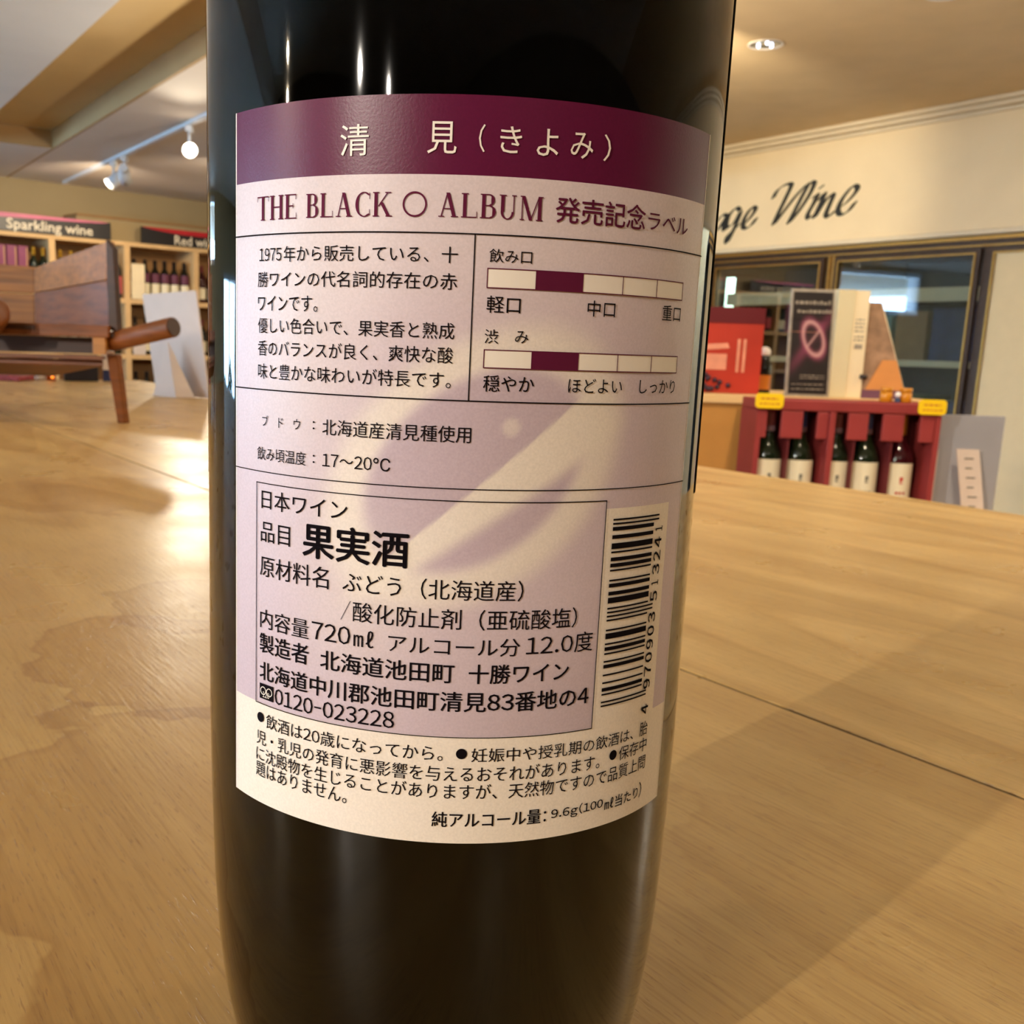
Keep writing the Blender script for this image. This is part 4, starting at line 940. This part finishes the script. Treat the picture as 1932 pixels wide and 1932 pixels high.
def row(xs, z, y, body, caps, lm, h, what, group, r=.036, marks=None):
    for i, x in enumerate(xs):
        bottle(lpos(x, y, z+.0002), LYAW, body, caps, lm, 0, '%s %s' % (ORD[i], what), group, h=h, r=r)
cols = [.240, .338, .428, .515, .603, .696]
row(cols, .418, .07, 'bottle_black', 'capsule_black', [('label_cream', .03, .125), ('label_plum', .132, .20)], .325, 'plum and cream labelled bottle from left, top row under Red wine', 'red wine bottles in the top row', r=.040)
row(cols, -.032, .07, 'bottle_black', 'capsule_black', [('label_cream', .03, .10)], .31, 'dark bottle from left, middle row under Red wine', 'red wine bottles in the middle row', r=.038)
row(cols, -.482, .07, 'bottle_black', 'capsule_black', [('label_plum', .04, .14)], .31, 'dark bottle from left, low row under Red wine', 'red wine bottles in the low row', r=.038)
cg = [-.375, -.29, -.20, -.11, -.02]
row(cg, .418, .07, 'bottle_black', 'capsule_gold', [('label_pink', .03, .14)], .345, 'gold capped bottle from left, top row under Sparkling wine', 'sparkling bottles in the top row', r=.038)
bottle(lpos(.085, .05, .4182), LYAW, 'bottle_black', 'capsule_gold', [('label_pink', .03, .15)], 0, 'pink labelled sparkling bottle with gold neck beside the Red wine compartment', 'sparkling bottles in the top row', h=.35, r=.036)
row(cg+[.075], -.032, .07, 'bottle_green', 'capsule_gold', [('label_cream', .03, .12)], .33, 'gold capped bottle from left, middle row under Sparkling wine', 'sparkling bottles in the middle row', r=.038)
row([-.588, -.515], .418, .06, 'bottle_green', 'capsule_gold', [('label_cream', .03, .12)], .35, 'gold capped bottle right of the purple gift boxes', 'sparkling bottles by the purple boxes', r=.036)
for i, x in enumerate([-1.01, -.925, -.84, -.755, -.67]):
    x += .0
    t = root('bottle_box', lpos(x, .05, .4182), LYAW, 'tall purple gift box on the top shelf, %s from the left' % ORD[i], 'box', 'purple gift boxes')
    MB().box(-.038, .038, 0, .08, 0, .352).build('carton', 'purple_box', t, bevel=.002)
    MB().box(.026, .031, -.001, -.0001, .01, .34).build('gold_stripe', 'gold_line', t)
row([.86, .95, 1.04], .418, .07, 'bottle_red', 'capsule_maroon', [('label_cream', .03, .12)], .31, 'maroon capped bottle right of the plum labelled row', 'bottles in the right compartment')
row([.86, .95, 1.04], -.032, .07, 'bottle_black', 'capsule_maroon', [('label_cream', .03, .12)], .31, 'dark bottle from left, middle row, last compartment on the right', 'bottles in the right compartment')
def lcard(name, x0, x1, y, z0, z1, m, label, cat='card'):
    o = B(0, x1-x0, 0, .004, 0, z1-z0).build(name, m); o.location = lpos(x0, y, z0); o.rotation_euler = (0, 0, A40); return tag(o, label, cat)
lcard('price_card', .185, .300, -.006, .4185, .70, 'shelf_cream', 'cream price card standing at the left of the top red wine row')
lcard('price_card', .19, .30, -.004, -.0315, .055, 'white_card', 'small white price card on the middle shelf under Red wine')
# ================================================================ the wooden miniature barrow on the table
cr = root('wooden_cart', (0, 0, 0), 0, 'small dark wooden cart with a round handle standing on the plywood table', 'wooden cart')
TQ = lambda a, b_, c, d, th, name, m, bev=.001: MB().slab([a, b_, c, d], th).build(name, m, cr, bevel=bev)
# right end wall, two boards seen from inside
TQ((-.633, 1.72, .137), (-.422, 1.42, .131), (-.426, 1.42, .193), (-.633, 1.72, .1845), -.010, 'end_board', 'walnut')
TQ((-.633, 1.72, .1855), (-.426, 1.42, .194), (-.423, 1.42, .244), (-.631, 1.72, .225), -.010, 'end_board', 'walnut_x')
MB().hexa([(-.4215, 1.411, .129), (-.408, 1.409, .127), (-.4045, 1.419, .127), (-.418, 1.421, .129), (-.4225, 1.411, .2455), (-.412, 1.409, .234), (-.4085, 1.419, .234), (-.419, 1.421, .2455)]).build('corner_post', 'walnut_dark', cr, bevel=.001)
# back wall
TQ((-1.02, 1.74, .133), (-.635, 1.722, .1365), (-.635, 1.722, .183), (-1.02, 1.74, .186), -.010, 'back_board', 'walnut_x'); TQ((-1.02, 1.74, .187), (-.635, 1.722, .184), (-.633, 1.722, .226), (-1.02, 1.74, .245), -.010, 'back_board', 'walnut_x')
# floor of the tray, front rail, ledge and the box below
TQ((-.98, 1.405, .124), (-.412, 1.405, .124), (-.625, 1.715, .1335), (-1.02, 1.735, .1335), -.006, 'tray_floor', 'walnut_dark')
MB().box(-.98, -.418, 1.398, 1.410, .118, .134).build('front_ledge', 'walnut', cr, bevel=.001)
MB().box(-.555, -.515, 1.3965, 1.3978, .1255, .1315).build('slot_shade', 'walnut_dark', cr)  # dark plate with the shade of a slot put into its colour
MB().hexa([(-.98, 1.425, .094), (-.430, 1.425, .096), (-.430, 1.437, .096), (-.98, 1.437, .094), (-.98, 1.425, .1175), (-.430, 1.425, .1175), (-.430, 1.437, .1175), (-.98, 1.437, .1175)]).build('front_rail', 'walnut_dark', cr)
MB().box(-.98, -.43, 1.412, 1.4245, .0885, .0935).build('lower_ledge', 'walnut', cr)
TQ((-.98, 1.43, .0875), (-.435, 1.43, .0875), (-.572, 1.62, .064), (-1.02, 1.66, .062), -.008, 'bottom_board', 'walnut')
MB().box(-.440, -.4225, 1.400, 1.440, .096, .1275).build('joint_block', 'walnut_light', cr, bevel=.001)
def octo(p0, p1, r, name, m, n=8):
    MB().tube(p0, p1, r, r, n).build(name, m, cr, bevel=.0008)
octo((-.421, 1.425, .113), (-.325, 1.372, .1345), .0132, 'handle', 'walnut', 14)
MB().tube((-.3248, 1.3718, .1346), (-.3235, 1.3711, .1349), .0120, n=20).build('handle_end', 'walnut_dark', cr)
MB().hexa([(-.4255, 1.455, .0005), (-.4135, 1.452, .0005), (-.4095, 1.464, .0005), (-.4215, 1.467, .0005), (-.4285, 1.42, .096), (-.4135, 1.417, .096), (-.4095, 1.431, .096), (-.4245, 1.434, .096)]).build('leg', 'walnut', cr, bevel=.0015)
MB().box(-.97, -.945, 1.45, 1.475, .0005, .0935).build('leg', 'walnut', cr); MB().box(-.97, -.945, 1.63, 1.655, .0005, .060).build('leg', 'walnut', cr)
sp = MB().lathe([(.004, -.03), (.018, -.028)]+[(.020+.0045*(i % 2), -.026+.0045*i) for i in range(12)]+[(.018, .030), (.004, .032)], n=28).build('grooved_roller', 'walnut', cr); sp.location = (-.568, 1.368, .137); sp.rotation_euler = (math.radians(65), 0, math.radians(40))
# ================================================================ white easel-backed card
wc = root('easel_card', (-.4975, 2.17, .0003), 0, 'plain white easel-backed card standing on the table left of the bottle', 'card')
rel = lambda p: (p[0]+.4975, p[1]-2.17, p[2])
MB().slab([rel(p) for p in [(-.560, 2.207, .0005), (-.434, 2.135, .0005), (-.457, 2.120, .214), (-.583, 2.192, .206)]], -.004).build('card_sheet', 'white_card', wc)
MB().slab([rel(p) for p in [(-.553, 2.150, .0008), (-.4985, 2.119, .0008), (-.5185, 2.135, .112), (-.5195, 2.136, .112)]], -.002).build('easel_flap', 'white_card', wc)
MB().slab([rel(p) for p in [(-.4980, 2.118, .0008), (-.462, 2.128, .0008), (-.5170, 2.135, .112), (-.5180, 2.1345, .112)]], -.002).build('easel_flap', 'white_card', wc)
# ================================================================ odds and ends at the far end of the table
o = B(-.08, .08, -.05, .05, 0, .013).build('folded_cloth', 'pattern_red', bevel=.003); o.location = (-1.085, 2.66, .0003); tag(o, 'low folded red patterned cloth at the far left end of the table', 'cloth')
t = root('black_box', (-.90, 2.76, .0003), 20, 'glossy black gift box with a magenta flower at the far end of the table', 'box')
MB().box(-.043, .043, -.03, .03, 0, .068).build('carton', 'box_black', t, bevel=.002); MB().tube((-.016, -.0315, .036), (-.016, -.0302, .036), .009, n=9).build('flower', 'magenta', t)
t = root('white_jar', (-1.0, 2.74, .0003), 0, 'small white jar beside the amber lights under the cart', 'jar')
MB().lathe([(.012, 0), (.014, .001), (.014, .026), (.012, .028)], n=20).build('jar_body', 'white_plastic', t); MB().lathe([(.0125, .0282), (.0125, .034), (.0, .0345)], n=20).build('lid', 'box_white', t)
for x, y, z, lb in ((-.972, 2.735, 0, 'larger amber glass light at the far end of the table'), (-.958, 2.715, 0, 'smaller amber glass light in front of its taller twin')):
    big = 'larger' in lb; h_ = .028 if big else .014; r0 = .011 if big else .007
    t = root('amber_light', (x, y, .0003), 0, lb, 'candle', 'amber glass lights')
    MB().lathe([(r0*.8, 0), (r0, .001), (r0, h_), (r0*.8, h_)], n=20, cap=True).build('glass_cup', 'amber_glass', t); MB().sphere((0, -r0*.7, h_*.62), r0*.55).build('flame', 'tealight', t)
t = root('folded_leaflet', (-.822, 2.77, .0003), 25, 'white and navy folded leaflet between the black box and the cart leg', 'leaflet')
MB().box(-.022, .004, -.001, .001, .0003, .072, top=(.0, .016, 0, 0)).build('cover', 'navy', t); MB().box(-.022, .022, -.004, -.0015, .03, .072, top=(-.004, .004, 0, 0)).build('front_leaf', 'white_card', t)
# ================================================================ luminaires outside the picture
WHERE = ['nearest the rear left corner behind the camera', 'in the rear corner behind the camera', 'far left of the table', 'left of the table, nearer than its neighbour', 'added high over the right edge of the table to light the rack', 'washing the fascia lettering, hidden behind the bottle', 'in front of the wine coolers', 'in front of the Red wine shelf, hidden behind the bottle', 'added as fill over the back of the shop, hidden behind the bottle']
for (l, tg, *_), w_ in zip(SPOTS, WHERE):
    v = Vector(l); d = (Vector(tg)-v).normalized(); r_, q_ = v.dot(E2), v.dot(E1); top = ZC if (r_ > 3.06 or q_ < 2.5) else ZL
    t = root('ceiling_spotlight', (v.x, v.y, top), 0, 'white ceiling spotlight '+w_, 'spotlight', 'ceiling spotlights out of view')  # two of these are added fill spots, see SPOTS
    c = Vector((0, 0, v.z-top))-d*.004
    MB().tube((0, 0, -.012), (0, 0, -.001), .05, n=20).build('ceiling_plate', 'track_white', t); MB().tube(c-d*.05, (0, 0, -.0125), .008, n=10).build('stem', 'track_white', t)
    MB().tube(c-d*.12, c-d*.002, .038, .043, 24).build('lamp_can', 'track_white', t)
for i, (p_, e) in enumerate(FILLS):  # made-up fittings for the added fill lights
    v = Vector(p_); r_, q_ = v.dot(E2), v.dot(E1); top = ZC if (r_ > 3.0 or q_ < 2.5) else ZL
    t = root('fill_lamp', (v.x, v.y, top), 0, 'small added fill lamp '+['hidden behind the bottle, beyond the table', 'right of the table, out of view', 'behind the camera on the left', 'behind the camera on the right'][i], 'lamp', 'added fill lamps')
    MB().tube((0, 0, -.02), (0, 0, -.0005), .04, n=20).build('ceiling_rose', 'track_white', t); MB().tube((0, 0, v.z-top+.135), (0, 0, -.02), .003, n=8).build('cable', 'track_white', t)
    MB().lathe([(.012, .10), (.020, .105), (.020, .135), (.0, .137)], (0, 0, v.z-top), 20).build('fill_lamp_holder', 'track_white', t)
